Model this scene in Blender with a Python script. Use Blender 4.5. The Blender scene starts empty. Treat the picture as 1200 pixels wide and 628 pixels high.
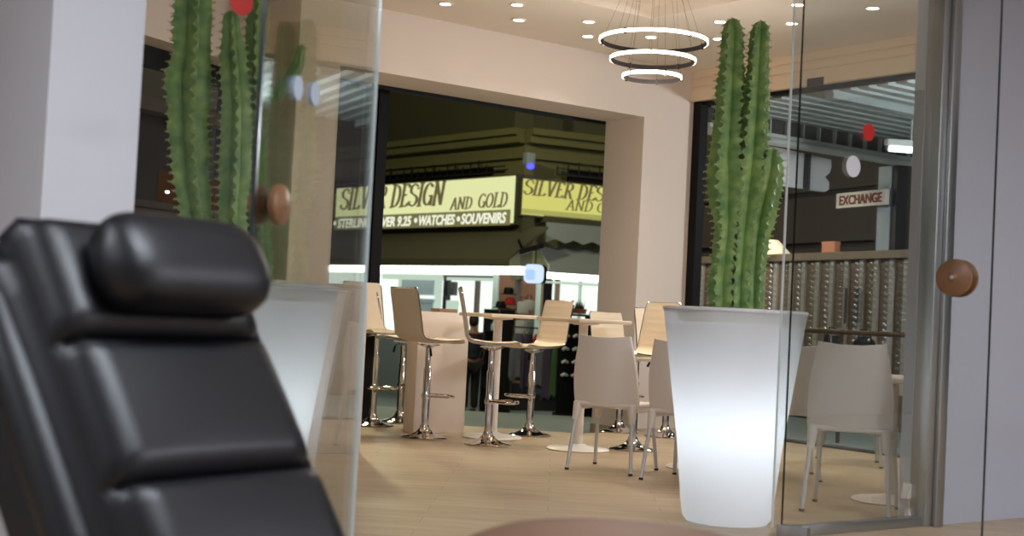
import bpy, bmesh, math, random
from mathutils import Matrix, Vector

random.seed(7)
PI = math.pi
SC = bpy.context.scene
COL = SC.collection

# ------------------------------------------------------------------ camera model
F, PITCH, ROLL, CAMZ = 1590.0, 0.0342, 0.05, 1.0
CAMR = Matrix.Rotation(PI/2 + PITCH, 3, 'X') @ Matrix.Rotation(ROLL, 3, 'Z')
EYE = Vector((0, 0, CAMZ))

def ray(px, py):
    return CAMR @ Vector(((px-600)/F, -(py-314)/F, -1))

def at(px, py, Y):
    """world point seen at pixel (px, py) at world depth Y"""
    d = ray(px, py)
    return EYE + d*(Y/d.y)

def onz(px, py, z=0.0):
    """world point seen at pixel (px, py) on the level z"""
    d = ray(px, py)
    return EYE + d*((z-CAMZ)/d.z)

ANG = math.radians(36.5)
U = Vector((math.cos(ANG), math.sin(ANG), 0))
V = Vector((-math.sin(ANG), math.cos(ANG), 0))
MUV = Matrix.Rotation(ANG, 4, 'Z')

def uv(u, v, z=0.0):
    return U*u + V*v + Vector((0, 0, z))

def onv(px, py, v):
    """point seen at a pixel on the vertical plane v = const (parallel to U)"""
    d = ray(px, py)
    return EYE + d*((v - EYE.dot(V))/d.dot(V))

def onu(px, py, u):
    d = ray(px, py)
    return EYE + d*((u - EYE.dot(U))/d.dot(U))

# ------------------------------------------------------------------ materials
def s2l(c):
    return tuple(((x/255)/12.92 if x/255 <= .04045 else ((x/255+.055)/1.055)**2.4) for x in c)

def mat(name, rgb, rough=.5, metal=0, spec=.5, noise=0, nscale=8, emit=None, estr=0, bump=0, bscale=60, stretch=None, coat=0):
    m = bpy.data.materials.new(name); m.use_nodes = True
    nt = m.node_tree; b = nt.nodes['Principled BSDF']
    c = (*s2l(rgb), 1)
    b.inputs['Base Color'].default_value = c
    b.inputs['Roughness'].default_value = rough
    b.inputs['Metallic'].default_value = metal
    b.inputs['Specular IOR Level'].default_value = spec
    b.inputs['Coat Weight'].default_value = coat
    if emit:
        b.inputs['Emission Color'].default_value = (*s2l(emit), 1)
        b.inputs['Emission Strength'].default_value = estr
    if noise or bump:
        tc = nt.nodes.new('ShaderNodeTexCoord')
        src = tc.outputs['Object']
        if stretch:
            mp = nt.nodes.new('ShaderNodeMapping'); mp.inputs['Scale'].default_value = stretch
            nt.links.new(src, mp.inputs['Vector']); src = mp.outputs['Vector']
    if noise:
        n = nt.nodes.new('ShaderNodeTexNoise'); n.inputs['Scale'].default_value = nscale; n.inputs['Detail'].default_value = 5
        nt.links.new(src, n.inputs['Vector'])
        r = nt.nodes.new('ShaderNodeMapRange'); r.inputs['To Min'].default_value = 1-noise; r.inputs['To Max'].default_value = 1+noise
        nt.links.new(n.outputs['Fac'], r.inputs['Value'])
        mx = nt.nodes.new('ShaderNodeVectorMath'); mx.operation = 'SCALE'; mx.inputs[0].default_value = c[:3]
        nt.links.new(r.outputs['Result'], mx.inputs['Scale'])
        nt.links.new(mx.outputs['Vector'], b.inputs['Base Color'])
    if bump:
        n2 = nt.nodes.new('ShaderNodeTexNoise'); n2.inputs['Scale'].default_value = bscale
        nt.links.new(src, n2.inputs['Vector'])
        bp = nt.nodes.new('ShaderNodeBump'); bp.inputs['Strength'].default_value = bump; bp.inputs['Distance'].default_value = .01
        nt.links.new(n2.outputs['Fac'], bp.inputs['Height']); nt.links.new(bp.outputs['Normal'], b.inputs['Normal'])
    return m

def mat_emit(name, rgb, strength):
    m = bpy.data.materials.new(name); m.use_nodes = True
    nt = m.node_tree; nt.nodes.clear()
    o = nt.nodes.new('ShaderNodeOutputMaterial'); e = nt.nodes.new('ShaderNodeEmission')
    e.inputs['Color'].default_value = (*s2l(rgb), 1); e.inputs['Strength'].default_value = strength
    nt.links.new(e.outputs[0], o.inputs[0]); return m

def mat_glass(name, tint, fres=1.0):
    m = bpy.data.materials.new(name); m.use_nodes = True
    nt = m.node_tree; nt.nodes.clear()
    o = nt.nodes.new('ShaderNodeOutputMaterial')
    t = nt.nodes.new('ShaderNodeBsdfTransparent'); t.inputs['Color'].default_value = (*tint, 1)
    g = nt.nodes.new('ShaderNodeBsdfGlossy'); g.inputs['Roughness'].default_value = .012
    f = nt.nodes.new('ShaderNodeFresnel'); f.inputs['IOR'].default_value = 1.45
    geo = nt.nodes.new('ShaderNodeNewGeometry')
    # both faces of the pane count as outer faces
    mth = nt.nodes.new('ShaderNodeMath'); mth.operation = 'MULTIPLY'; mth.inputs[1].default_value = fres
    lw = nt.nodes.new('ShaderNodeLayerWeight'); lw.inputs['Blend'].default_value = .25
    nt.links.new(lw.outputs['Fresnel'], mth.inputs[0])
    mx = nt.nodes.new('ShaderNodeMixShader')
    nt.links.new(mth.outputs[0], mx.inputs[0]); nt.links.new(t.outputs[0], mx.inputs[1]); nt.links.new(g.outputs[0], mx.inputs[2])
    nt.links.new(mx.outputs[0], o.inputs[0]); nt.nodes.remove(f); nt.nodes.remove(geo)
    return m

def mat_translucent(name, rgb):
    m = bpy.data.materials.new(name); m.use_nodes = True
    nt = m.node_tree; nt.nodes.clear()
    o = nt.nodes.new('ShaderNodeOutputMaterial')
    d = nt.nodes.new('ShaderNodeBsdfPrincipled'); d.inputs['Base Color'].default_value = (*s2l(rgb), 1); d.inputs['Roughness'].default_value = .3
    t = nt.nodes.new('ShaderNodeBsdfTranslucent'); t.inputs['Color'].default_value = (.88, .94, 1, 1)
    mx = nt.nodes.new('ShaderNodeMixShader'); mx.inputs[0].default_value = .5
    nt.links.new(d.outputs[0], mx.inputs[1]); nt.links.new(t.outputs[0], mx.inputs[2]); nt.links.new(mx.outputs[0], o.inputs[0])
    return m

def mat_floor(name):
    m = bpy.data.materials.new(name); m.use_nodes = True
    nt = m.node_tree; b = nt.nodes['Principled BSDF']; L = nt.links
    tc = nt.nodes.new('ShaderNodeTexCoord')
    mp = nt.nodes.new('ShaderNodeMapping'); mp.inputs['Rotation'].default_value = (0, 0, math.radians(2))
    L.new(tc.outputs['Object'], mp.inputs['Vector'])
    br = nt.nodes.new('ShaderNodeTexBrick'); br.inputs['Scale'].default_value = 1; br.inputs['Brick Width'].default_value = 1.2; br.inputs['Row Height'].default_value = .2
    br.inputs['Mortar Size'].default_value = .0025; br.inputs['Bias'].default_value = 0
    br.inputs['Color1'].default_value = (*s2l((188, 166, 136)), 1); br.inputs['Color2'].default_value = (*s2l((177, 154, 124)), 1)
    br.inputs['Mortar'].default_value = (*s2l((150, 128, 102)), 1)
    L.new(mp.outputs['Vector'], br.inputs['Vector'])
    mp2 = nt.nodes.new('ShaderNodeMapping'); mp2.inputs['Scale'].default_value = (1.2, 14, 1)
    L.new(mp.outputs['Vector'], mp2.inputs['Vector'])
    n = nt.nodes.new('ShaderNodeTexNoise'); n.inputs['Scale'].default_value = 1.6; n.inputs['Detail'].default_value = 6
    L.new(mp2.outputs['Vector'], n.inputs['Vector'])
    r = nt.nodes.new('ShaderNodeMapRange'); r.inputs['From Min'].default_value = .3; r.inputs['From Max'].default_value = .7; r.inputs['To Min'].default_value = .78; r.inputs['To Max'].default_value = 1.12
    L.new(n.outputs['Fac'], r.inputs['Value'])
    vm = nt.nodes.new('ShaderNodeVectorMath'); vm.operation = 'SCALE'
    L.new(br.outputs['Color'], vm.inputs[0]); L.new(r.outputs['Result'], vm.inputs['Scale']); L.new(vm.outputs['Vector'], b.inputs['Base Color'])
    b.inputs['Roughness'].default_value = .38
    return m

def mat_cactus(name):
    m = bpy.data.materials.new(name); m.use_nodes = True
    nt = m.node_tree; b = nt.nodes['Principled BSDF']; L = nt.links
    at_ = nt.nodes.new('ShaderNodeAttribute'); at_.attribute_name = 'rib'
    tc = nt.nodes.new('ShaderNodeTexCoord')
    n = nt.nodes.new('ShaderNodeTexNoise'); n.inputs['Scale'].default_value = 14; n.inputs['Detail'].default_value = 4
    L.new(tc.outputs['Object'], n.inputs['Vector'])
    cr = nt.nodes.new('ShaderNodeValToRGB')
    cr.color_ramp.elements[0].position = .3; cr.color_ramp.elements[0].color = (*s2l((84, 126, 66)), 1)
    cr.color_ramp.elements[1].position = .72; cr.color_ramp.elements[1].color = (*s2l((144, 170, 92)), 1)
    L.new(n.outputs['Fac'], cr.inputs['Fac'])
    mx = nt.nodes.new('ShaderNodeMix'); mx.data_type = 'RGBA'
    rr = nt.nodes.new('ShaderNodeMapRange'); rr.inputs['From Min'].default_value = .8; rr.inputs['From Max'].default_value = 1.0; rr.inputs['To Max'].default_value = .75
    L.new(at_.outputs['Fac'], rr.inputs['Value'])
    L.new(rr.outputs['Result'], mx.inputs['Factor']); L.new(cr.outputs['Color'], mx.inputs['A'])
    mx.inputs['B'].default_value = (*s2l((176, 184, 128)), 1)
    L.new(mx.outputs['Result'], b.inputs['Base Color'])
    b.inputs['Roughness'].default_value = .5
    return m

M = {}
M['floor'] = mat_floor('wood_tile')
M['ceiling'] = mat('ceiling_paint', (226, 214, 198), .8, noise=.02, nscale=3)
M['wall'] = mat('warm_wall_paint', (222, 208, 196), .75, noise=.02, nscale=4)
M['pillar'] = mat('beige_wall_paint', (222, 204, 178), .75, noise=.02, nscale=4)
M['coolwall'] = mat('grey_white_paint', (200, 200, 206), .7, noise=.02, nscale=4)
M['panel'] = mat('grey_panel', (166, 168, 176), .6, noise=.02, nscale=5)
M['steel'] = mat('brushed_steel', (176, 178, 178), .32, .9, noise=.06, nscale=40, stretch=(30, 30, .6))
M['chrome'] = mat('chrome', (214, 208, 204), .09, 1)
M['alu'] = mat('satin_aluminium', (206, 206, 206), .38, .35)
M['black'] = mat('black_frame', (9, 9, 10), .6, spec=.2)
M['blackmetal'] = mat('dark_bronze_metal', (62, 50, 42), .4, .6)
M['ringdark'] = mat('dark_ring_profile', (22, 16, 13), .7, spec=.2)
M['leather'] = mat('black_leather', (11, 12, 17), .42, spec=.45, bump=.12, bscale=160, noise=.1, nscale=6)
M['cream'] = mat('cream_leatherette', (232, 212, 182), .5, noise=.04, nscale=10)
M['creamback'] = mat('cream_leatherette_plain', (214, 200, 182), .5, noise=.03, nscale=10)
M['plastic'] = mat('white_plastic', (226, 216, 206), .4, noise=.015, nscale=6)
M['tabletop'] = mat('pale_laminate', (226, 208, 182), .4, noise=.04, nscale=6, stretch=(1, 9, 1))
M['whitelac'] = mat('white_lacquer', (230, 220, 210), .4, noise=.015, nscale=5)
M['counter'] = mat('cream_laminate', (224, 208, 192), .45, noise=.02, nscale=5)
M['brownwood'] = mat('brown_wood_trim', (150, 116, 86), .5, noise=.12, nscale=6, stretch=(1, 8, 8))
M['knobwood'] = mat('turned_wood', (118, 82, 52), .42, noise=.3, nscale=14, stretch=(1, 6, 1))
M['glass'] = mat_glass('door_glass', (.962, .975, .962), .55)
M['glass2'] = mat_glass('screen_glass', (.968, .977, .97), .4)
M['edge_dark'] = mat('glass_edge_dark', (22, 30, 26), .2)
M['edge_gleam'] = mat('glass_edge_painted_gleam', (228, 240, 242), .15, spec=.8)  # pale colour stands in for light caught on the glass edges
M['red'] = mat('red_vinyl', (196, 30, 22), .5, noise=.03, nscale=8)
M['whitevinyl'] = mat('white_vinyl', (214, 214, 222), .5, noise=.03, nscale=8)
M['greyvinyl'] = mat('blue_grey_vinyl', (150, 164, 180), .5, noise=.03, nscale=8)
M['planter'] = mat_translucent('translucent_polymer', (236, 238, 240))
M['planterrim'] = mat('white_polymer', (226, 228, 230), .35, noise=.01, nscale=5)
M['soil'] = mat('potting_soil', (70, 52, 40), .95, noise=.3, nscale=30, bump=.6, bscale=40)
M['cactus'] = mat_cactus('cactus_skin')
M['spine'] = mat('pale_spines', (176, 168, 132), .7, noise=.15, nscale=20)
M['led'] = mat_emit('led_diffuser', (255, 236, 214), 9)
M['spot'] = mat_emit('downlight_lens', (255, 238, 214), 14)
M['tube'] = mat_emit('fluorescent_tube', (240, 246, 255), 5)
M['shutter'] = mat('cream_shutter', (226, 206, 178), .6, noise=.02, nscale=6)
M['pave'] = mat('outdoor_paving', (108, 118, 116), .55, noise=.15, nscale=3)
M['trunkbrown'] = mat('brown_leather', (104, 74, 56), .55, noise=.08, nscale=8)

# ------------------------------------------------------------------ mesh helpers
def nb():
    return bmesh.new()

I4 = Matrix.Identity(4)

def T(x=0, y=0, z=0):
    return Matrix.Translation((x, y, z))

def RZ(a):
    return Matrix.Rotation(a, 4, 'Z')

def RX(a):
    return Matrix.Rotation(a, 4, 'X')

def RY(a):
    return Matrix.Rotation(a, 4, 'Y')

def box(bm, x0, x1, y0, y1, z0, z1, X=I4, bevel=0, seg=2):
    r = bmesh.ops.create_cube(bm, size=1)
    vs = r['verts']
    bmesh.ops.transform(bm, matrix=X @ T((x0+x1)/2, (y0+y1)/2, (z0+z1)/2) @ Matrix.Diagonal((x1-x0, y1-y0, z1-z0, 1)), verts=vs)
    if bevel:
        es = list({e for v in vs for e in v.link_edges})
        bmesh.ops.bevel(bm, geom=es, offset=bevel, segments=seg, affect='EDGES', profile=.5)

def loft(bm, loops, cap=True, closed=True):
    rows = [[bm.verts.new(p) for p in lp] for lp in loops]
    n = len(rows[0])
    for a, b in zip(rows, rows[1:]):
        for i in range(n if closed else n-1):
            j = (i+1) % n
            bm.faces.new((a[i], a[j], b[j], b[i]))
    if cap and closed:
        bm.faces.new(list(reversed(rows[0]))); bm.faces.new(rows[-1])
    return rows

def lathe(bm, prof, seg=32, X=I4, cap=True):
    loops = []
    for r, z in prof:
        loops.append([X @ Vector((max(r, 1e-4)*math.cos(2*PI*i/seg), max(r, 1e-4)*math.sin(2*PI*i/seg), z)) for i in range(seg)])
    loft(bm, loops, cap)

def frames(pts):
    tang = []
    for i in range(len(pts)):
        a = pts[max(i-1, 0)]; b = pts[min(i+1, len(pts)-1)]
        tang.append((b-a).normalized())
    n = Vector((0, 0, 1)) if abs(tang[0].z) < .9 else Vector((1, 0, 0))
    out = []
    for t in tang:
        n = (n - t*n.dot(t))
        if n.length < 1e-5: n = t.orthogonal()
        n.normalize(); out.append((t, n, t.cross(n)))
    return out

def tube(bm, pts, r, seg=10, cap=True):
    pts = [Vector(p) for p in pts]
    rs = r if isinstance(r, (list, tuple)) else [r]*len(pts)
    loops = []
    for p, (t, n, b), rr in zip(pts, frames(pts), rs):
        loops.append([p + n*(rr*math.cos(2*PI*i/seg)) + b*(rr*math.sin(2*PI*i/seg)) for i in range(seg)])
    loft(bm, loops, cap)

def ring(bm, R, prof, seg=72, X=I4):
    """closed ring: prof = closed list of (radial, z)"""
    rows = []
    for i in range(seg):
        a = 2*PI*i/seg
        rows.append([bm.verts.new(X @ Vector(((R+p)*math.cos(a), (R+p)*math.sin(a), z))) for p, z in prof])
    n = len(prof)
    for i in range(seg):
        a, b = rows[i], rows[(i+1) % seg]
        for k in range(n):
            l = (k+1) % n
            bm.faces.new((a[k], b[k], b[l], a[l]))

def prism(bm, poly, y0, y1, X=I4):
    """poly in the local XZ plane, extruded from y0 to y1"""
    a = [bm.verts.new(X @ Vector((x, y0, z))) for x, z in poly]
    b = [bm.verts.new(X @ Vector((x, y1, z))) for x, z in poly]
    n = len(poly)
    bm.faces.new(a); bm.faces.new(list(reversed(b)))
    for i in range(n):
        j = (i+1) % n
        bm.faces.new((a[j], a[i], b[i], b[j]))

def ball(bm, c, r, X=I4, scale=(1, 1, 1), u=16, v=10):
    rr = bmesh.ops.create_uvsphere(bm, u_segments=u, v_segments=v, radius=r)
    bmesh.ops.transform(bm, matrix=X @ T(*c) @ Matrix.Diagonal((*scale, 1)), verts=rr['verts'])

def obj(name, bm, m, parent=None, smooth=True, angle=40):
    bmesh.ops.recalc_face_normals(bm, faces=bm.faces)
    me = bpy.data.meshes.new(name); bm.to_mesh(me); bm.free()
    o = bpy.data.objects.new(name, me); COL.objects.link(o)
    me.materials.append(M[m] if isinstance(m, str) else m)
    if smooth:
        for p in me.polygons: p.use_smooth = True
        try:
            me.set_sharp_from_angle(angle=math.radians(angle))
        except Exception:
            pass
    if parent: o.parent = parent
    return o

def thing(name, label, cat, loc=(0, 0, 0), rz=0, group=None):
    o = bpy.data.objects.new(name, None); COL.objects.link(o)
    o.empty_display_size = .1
    o.location = loc; o.rotation_euler = (0, 0, rz)
    o['label'] = label; o['category'] = cat
    if group: o['group'] = group
    return o

def tag(o, label, cat, group=None):
    o['label'] = label; o['category'] = cat
    if group: o['group'] = group
    return o

def struct(name, bm, m, smooth=False, parent=None):
    o = obj(name, bm, m, parent, smooth)
    if not parent: o['kind'] = 'structure'
    return o

def dup(root, loc, rz, label, group=None):
    r = root.copy(); COL.objects.link(r); r.location = loc; r.rotation_euler = (0, 0, rz)
    r['label'] = label
    if group: r['group'] = group
    for ch in list(root.children):
        c = ch.copy(); COL.objects.link(c); c.parent = r
        for g in list(ch.children):
            d = g.copy(); COL.objects.link(d); d.parent = c
    return r

def ubox(bm, u0, u1, v0, v1, z0, z1, bevel=0):
    box(bm, u0, u1, v0, v1, z0, z1, MUV, bevel)

def facing(d):
    """rotation so that local +Y looks along d"""
    return math.atan2(-d[0], d[1])

# ------------------------------------------------------------------ key planes
v_near, v_far = 9.45, 10.0
u_jamb = onv(744, 373, v_near).dot(U)
K = onv(812, 378, v_near)                 # far corner of the cafe
u_K = K.dot(U)
ZC = CAMZ + (onv(822, 86, v_near).z - CAMZ)
ZB = onv(755, 137, v_near).z              # underside of the beam
v_fr = 4.45                               # glass shop front
u_h = onv(413, 628, v_fr).dot(U)          # left hinge
u_h = onv(425, 358, v_fr).dot(U)
u_p = onv(905, 620, v_fr).dot(U)          # free edge of the fixed pane
u_post = onv(1092, 392, v_fr).dot(U)
print('KEYS', v_far, u_jamb, v_near, u_K, ZC, ZB, u_h, u_p, u_post, K)

# ------------------------------------------------------------------ setting: floor, ceiling, walls
bm = nb()
fl_a, fl_b = onz(340, 485.5), onz(682, 508)
q = [uv(-3.2, -1.2), uv(u_K+.02, -1.2), uv(u_K+.02, v_far), uv(u_jamb-.02, v_far), uv(u_jamb-.02, v_near-.2), fl_b, fl_a, uv(-3.2, fl_a.dot(V))]
hi = [bm.verts.new(Vector((p.x, p.y, 0))) for p in q]; lo = [bm.verts.new(Vector((p.x, p.y, -.1))) for p in q]
bm.faces.new(hi); bm.faces.new(list(reversed(lo)))
for i in range(len(q)):
    j = (i+1) % len(q); bm.faces.new((hi[j], hi[i], lo[i], lo[j]))
o = struct('floor', bm, 'floor')
# keep plank direction with the room
bm = nb()
c_t = onz(765, 22, ZC)
tu1, tv1 = c_t.dot(U), c_t.dot(V)
tu0, tv0 = tu1-2.5, tv1-2.3
for a in ((-3.2, tu0, v_fr, v_far+.2), (tu1, u_K+.3, v_fr, v_far+.2), (tu0, tu1, v_fr, tv0), (tu0, tu1, tv1, v_far+.2)):
    ubox(bm, a[0], a[1], a[2], a[3], ZC, ZC+.1)
struct('ceiling', bm, 'ceiling')
bm = nb()
ubox(bm, tu0-.3, tu1+.3, tv0-.3, tv1+.3, ZC+.24, ZC+.3)
struct('ceiling_tray', bm, 'ceiling')
bm = nb()
w = .22
for a in ((tu0, tu0+w, tv0, tv1), (tu1-w, tu1, tv0, tv1), (tu0+w, tu1-w, tv0, tv0+w), (tu0+w, tu1-w, tv1-w, tv1)):
    ubox(bm, a[0], a[1], a[2], a[3], ZC+.1, ZC+.14)
struct('trim_1', bm, 'ceiling')
M['traygrey'] = mat('grey_cove_strip', (128, 132, 138), .6, noise=.03, nscale=6)
bm = nb()
for a in ((tu0+w, tu0+w+.03, tv0+w, tv1-w), (tu1-w-.03, tu1-w, tv0+w, tv1-w), (tu0+w+.03, tu1-w-.03, tv0+w, tv0+w+.03), (tu0+w+.03, tu1-w-.03, tv1-w-.03, tv1-w)):
    ubox(bm, a[0], a[1], a[2], a[3], ZC+.11, ZC+.24)
struct('trim_2', bm, 'traygrey')

# beam wall with the window opening, column at the far corner
bm = nb()
u_pr = onv(384, 356, v_near).dot(U); u_pl = onv(334, 353, v_near).dot(U)
ZH = onv(585, 122, v_far).z
qb = [(v_near, ZB), (v_far, ZH), (v_far, ZC), (v_near, ZC)]
a = [bm.verts.new(uv(u_pr, v, z)) for v, z in qb]; b = [bm.verts.new(uv(u_jamb, v, z)) for v, z in qb]
bm.faces.new(a); bm.faces.new(list(reversed(b)))
for i in range(4):
    j = (i+1) % 4; bm.faces.new((a[i], a[j], b[j], b[i]))
struct('beam_back', bm, 'wall')
bm = nb(); ubox(bm, u_jamb, u_K, v_near, v_far, 0, ZC)
struct('wall_back', bm, 'wall')
bm = nb(); ubox(bm, u_pl, u_pr, v_near, v_far, 0, ZC)
struct('pillar_left', bm, 'pillar')
# left facade bends towards the camera
p_a = onz(262, 69, ZB); p_b = onz(157, 37, ZB)
bd = (p_a-p_b).normalized(); bn = Vector((-bd.y, bd.x, 0))
p_end = p_a + bd*.62; p_sta = p_a - bd*4.5
XB = Matrix(((bd.x, bn.x, 0, p_sta.x), (bd.y, bn.y, 0, p_sta.y), (0, 0, 1, 0), (0, 0, 0, 1)))
LB = (p_end-p_sta).length
bm = nb(); box(bm, 0, LB, 0, .35, ZB, ZC, XB)
struct('beam_left', bm, 'wall')
bm = nb(); box(bm, 0, LB, .25, .31, ZB-.16, ZB, XB); box(bm, 0, LB, .25, .31, 0, .06, XB)
struct('window_1', bm, 'black')

# black window frame in the back opening
bm = nb()
ub0 = onv(432, 357, v_far+.36).dot(U); ub1 = onv(443.5, 357, v_far+.36).dot(U)
ubox(bm, ub0, ub1, v_far+.36, v_far+.43, -.15, ZH+.12)
ubox(bm, u_pr, u_jamb, v_far, v_far+.07, ZH-.03, ZH+.1)
struct('window_2', bm, 'black')

# right side wall: roller shutter housing, black guide, no lower wall (open to the arcade)
bm = nb()
zs = onu(850, 118, u_K).z
prof = [(u_K-.02, zs), (u_K-.16, zs), (u_K-.16, zs+.12), (u_K-.15, zs+.125), (u_K-.15, zs+.135), (u_K-.165, zs+.14), (u_K-.165, zs+.2),
        (u_K-.155, zs+.205), (u_K-.155, zs+.215), (u_K-.17, zs+.22), (u_K-.17, ZC), (u_K-.02, ZC)]
a = [bm.verts.new(uv(p, v_near, z)) for p, z in prof]; b = [bm.verts.new(uv(p, v_fr+.1, z)) for p, z in prof]
bm.faces.new(a); bm.faces.new(list(reversed(b)))
for i in range(len(prof)):
    j = (i+1) % len(prof); bm.faces.new((a[i], a[j], b[j], b[i]))
sh = tag(obj('roller_shutter', bm, 'shutter', None, False), 'cream roller shutter housing with grooves above the right opening', 'shutter')
bm = nb(); ubox(bm, u_K-.1, u_K-.02, v_fr+.1, v_near, zs-.035, zs); obj('bottom_bar', bm, 'black', sh, False)
vv = onu(956, 96, u_K-.16)
bm = nb(); box(bm, -.012, .0, -.09, .09, -.035, .035, Matrix.Translation(vv) @ MUV); obj('maker_plate', bm, 'blackmetal', sh, False)
bm = nb(); ubox(bm, u_K-.12, u_K-.02, v_near-.1, v_near, 0, zs)
struct('window_3', bm, 'black')
bm = nb(); ubox(bm, u_K-.05, u_K+.1, v_fr+.2, v_near, -.02, .012)
struct('trim_3', bm, 'blackmetal')

# camera-side shop: light grey pillar and passage wall on the left, grey wall on the right, ceiling, rear wall
uc0 = onv(42, 340, v_fr).dot(U); uc1 = onv(151, 343, v_fr).dot(U)
bm = nb(); ubox(bm, uc0, uc1, v_fr, v_fr+3.2, 0, ZC)
struct('wall_left', bm, 'coolwall')
bm = nb(); ubox(bm, u_post+.06, u_post+3.2, v_fr-.02, v_fr+.14, 0, ZC)
struct('wall_right', bm, 'panel')
bm = nb(); ubox(bm, -3.2, u_post+3.2, -1.2, v_fr, 3.02, 3.12)
struct('ceiling_shop', bm, 'coolwall')
bm = nb(); ubox(bm, -3.2, u_post+3.2, -1.3, -1.2, 0, 3.05)
struct('wall_rear', bm, 'coolwall')
bm = nb(); ubox(bm, -3.3, -3.2, -1.3, v_far, 0, ZC)
struct('wall_passage', bm, 'coolwall')
# wall stub just behind the fixed pane
us0 = onv(1068, 391, v_fr+.1).dot(U)
bm = nb(); ubox(bm, us0, u_post+.06, v_fr+.07, v_fr+.14, 0, ZC)
struct('trim_4', bm, 'coolwall')

# ------------------------------------------------------------------ glass shop front
HG = 2.8
bm = nb(); ubox(bm, u_post-.065, u_post+.06, v_fr-.05, v_fr+.05, 0, ZC, .006)
ubox(bm, u_post-.01, u_post+.06, v_fr-.075, v_fr-.05, 0, ZC, .006)
tag(obj('door_post', bm, 'steel'), 'brushed steel upright post between glass screen and grey wall', 'post')

scr = thing('glass_screen', 'fixed clear glass screen with steel bottom rail left of steel post', 'glass screen', uv(u_p, v_fr, 0), ANG)
wS = (u_post-.065)-u_p
bm = nb(); box(bm, 0, wS, -.005, .005, .05, HG); obj('glass_pane', bm, 'glass2', scr, False)
bm = nb(); box(bm, .06, wS, -.03, .03, 0.0, .05, I4, .004); obj('bottom_rail', bm, 'steel', scr)
bm = nb(); box(bm, -.004, 0, -.006, .006, .05, HG); obj('glass_edge', bm, 'edge_gleam', scr, False)
for (px, py, r, mm, lb) in ((1018, 155, .034, 'red', 'red round sticker'), (1000, 195, .045, 'whitevinyl', 'white round sticker')):
    p = onv(px, py, v_fr-.008)
    loc = MUV.inverted() @ (p - uv(u_p, v_fr, 0))
    r = {'red': .044, 'whitevinyl': .054}[mm]
    bm = nb(); lathe(bm, [(r, -.001), (r, .001)], 28, T(*loc) @ RX(PI/2)); o = obj('sticker', bm, mm, scr); o['label'] = lb

# right leaf, folded back in front of the screen
h_r = uv(u_p, v_fr-.06); e_r = at(1159, 392, 5.83)
d_r = (e_r-h_r); d_r.z = 0; L_r = d_r.length; a_r = math.atan2(d_r.y, d_r.x)
dr = thing('glass_door', 'open frameless glass door with round wooden knob before the grey wall', 'glass door', (h_r.x, h_r.y, 0), a_r)
bm = nb(); box(bm, 0, L_r, -.005, .005, .012, HG); obj('glass_pane', bm, 'glass2', dr, False)
bm = nb(); box(bm, L_r, L_r+.005, -.006, .006, .012, HG); obj('glass_edge', bm, 'edge_dark', dr, False)
bm = nb(); box(bm, -.004, 0, -.006, .006, .012, HG); obj('glass_edge', bm, 'edge_dark', dr, False)
bm = nb(); box(bm, -.02, .14, -.02, .02, 0.0, .075, I4, .004); obj('hinge_patch', bm, 'steel', dr)
def knob(X, R=.088):
    bm = nb()
    lathe(bm, [(.03, .005), (.03, .014), (R*.8, .016), (R*.97, .022), (R, .032), (R*.96, .042), (R*.78, .05), (R*.35, .055), (.016, .057), (.012, .06), (.001, .061)], 32, X)
    return bm
kp = at(1122, 326, 5.93)
kl = (Vector((kp.x, kp.y, 0))-Vector((h_r.x, h_r.y, 0))).length
k1 = obj('knob', knob(T(kl, 0, kp.z) @ RX(PI/2), .083), 'knobwood', dr); k1['label'] = 'turned wooden knob'
k2 = obj('knob', knob(T(kl, 0, kp.z) @ RX(-PI/2), .083), 'knobwood', dr)
bm = nb(); lathe(bm, [(.009, .0595), (.009, .064), (.001, .065)], 16, T(kl, 0, kp.z) @ RX(PI/2)); obj('screw_cap', bm, 'steel', k1)

# left leaf, swung towards the camera
h_l = uv(u_h, v_fr-.01); e_l = at(291, 352, 4.1)
d_l = e_l-h_l; d_l.z = 0; L_l = d_l.length; a_l = math.atan2(d_l.y, d_l.x)
dl = thing('glass_door', 'glass door swung open behind the black recliner, grey oval stickers on it', 'glass door', (h_l.x, h_l.y, 0), a_l)
bm = nb(); box(bm, 0, L_l, -.005, .005, .012, HG); obj('glass_pane', bm, 'glass', dl, False)
bm = nb(); box(bm, L_l, L_l+.008, -.007, .007, .012, HG); obj('glass_edge', bm, 'edge_dark', dl, False)
bm = nb(); box(bm, -.004, 0, -.006, .006, .012, HG); obj('glass_edge', bm, 'edge_gleam', dl, False)
bm = nb(); box(bm, -.02, .14, -.02, .02, 0, .075, I4, .004); obj('hinge_patch', bm, 'steel', dl)
def on_leaf(px, py):
    d = ray(px, py); n = Vector((-math.sin(a_l), math.cos(a_l), 0))
    p = EYE + d*((h_l-EYE).dot(n)/d.dot(n))
    q = p - Vector((h_l.x, h_l.y, 0))
    return q.dot(Vector((math.cos(a_l), math.sin(a_l), 0))), p.z
for px, py, r in ((348, 103, .040), (368, 110, .040)):
    s_, z_ = on_leaf(px, py)
    bm = nb(); lathe(bm, [(r, -.0058), (r, .0058)], 28, T(s_, 0, z_) @ RX(PI/2)); o = obj('sticker', bm, 'greyvinyl', dl); o['label'] = 'grey round sticker'
s_, z_ = on_leaf(316, 240)
for sgn in (1, -1):
    obj('knob', knob(T(s_, 0, z_) @ RX(sgn*PI/2), .066), 'knobwood', dl)

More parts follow.
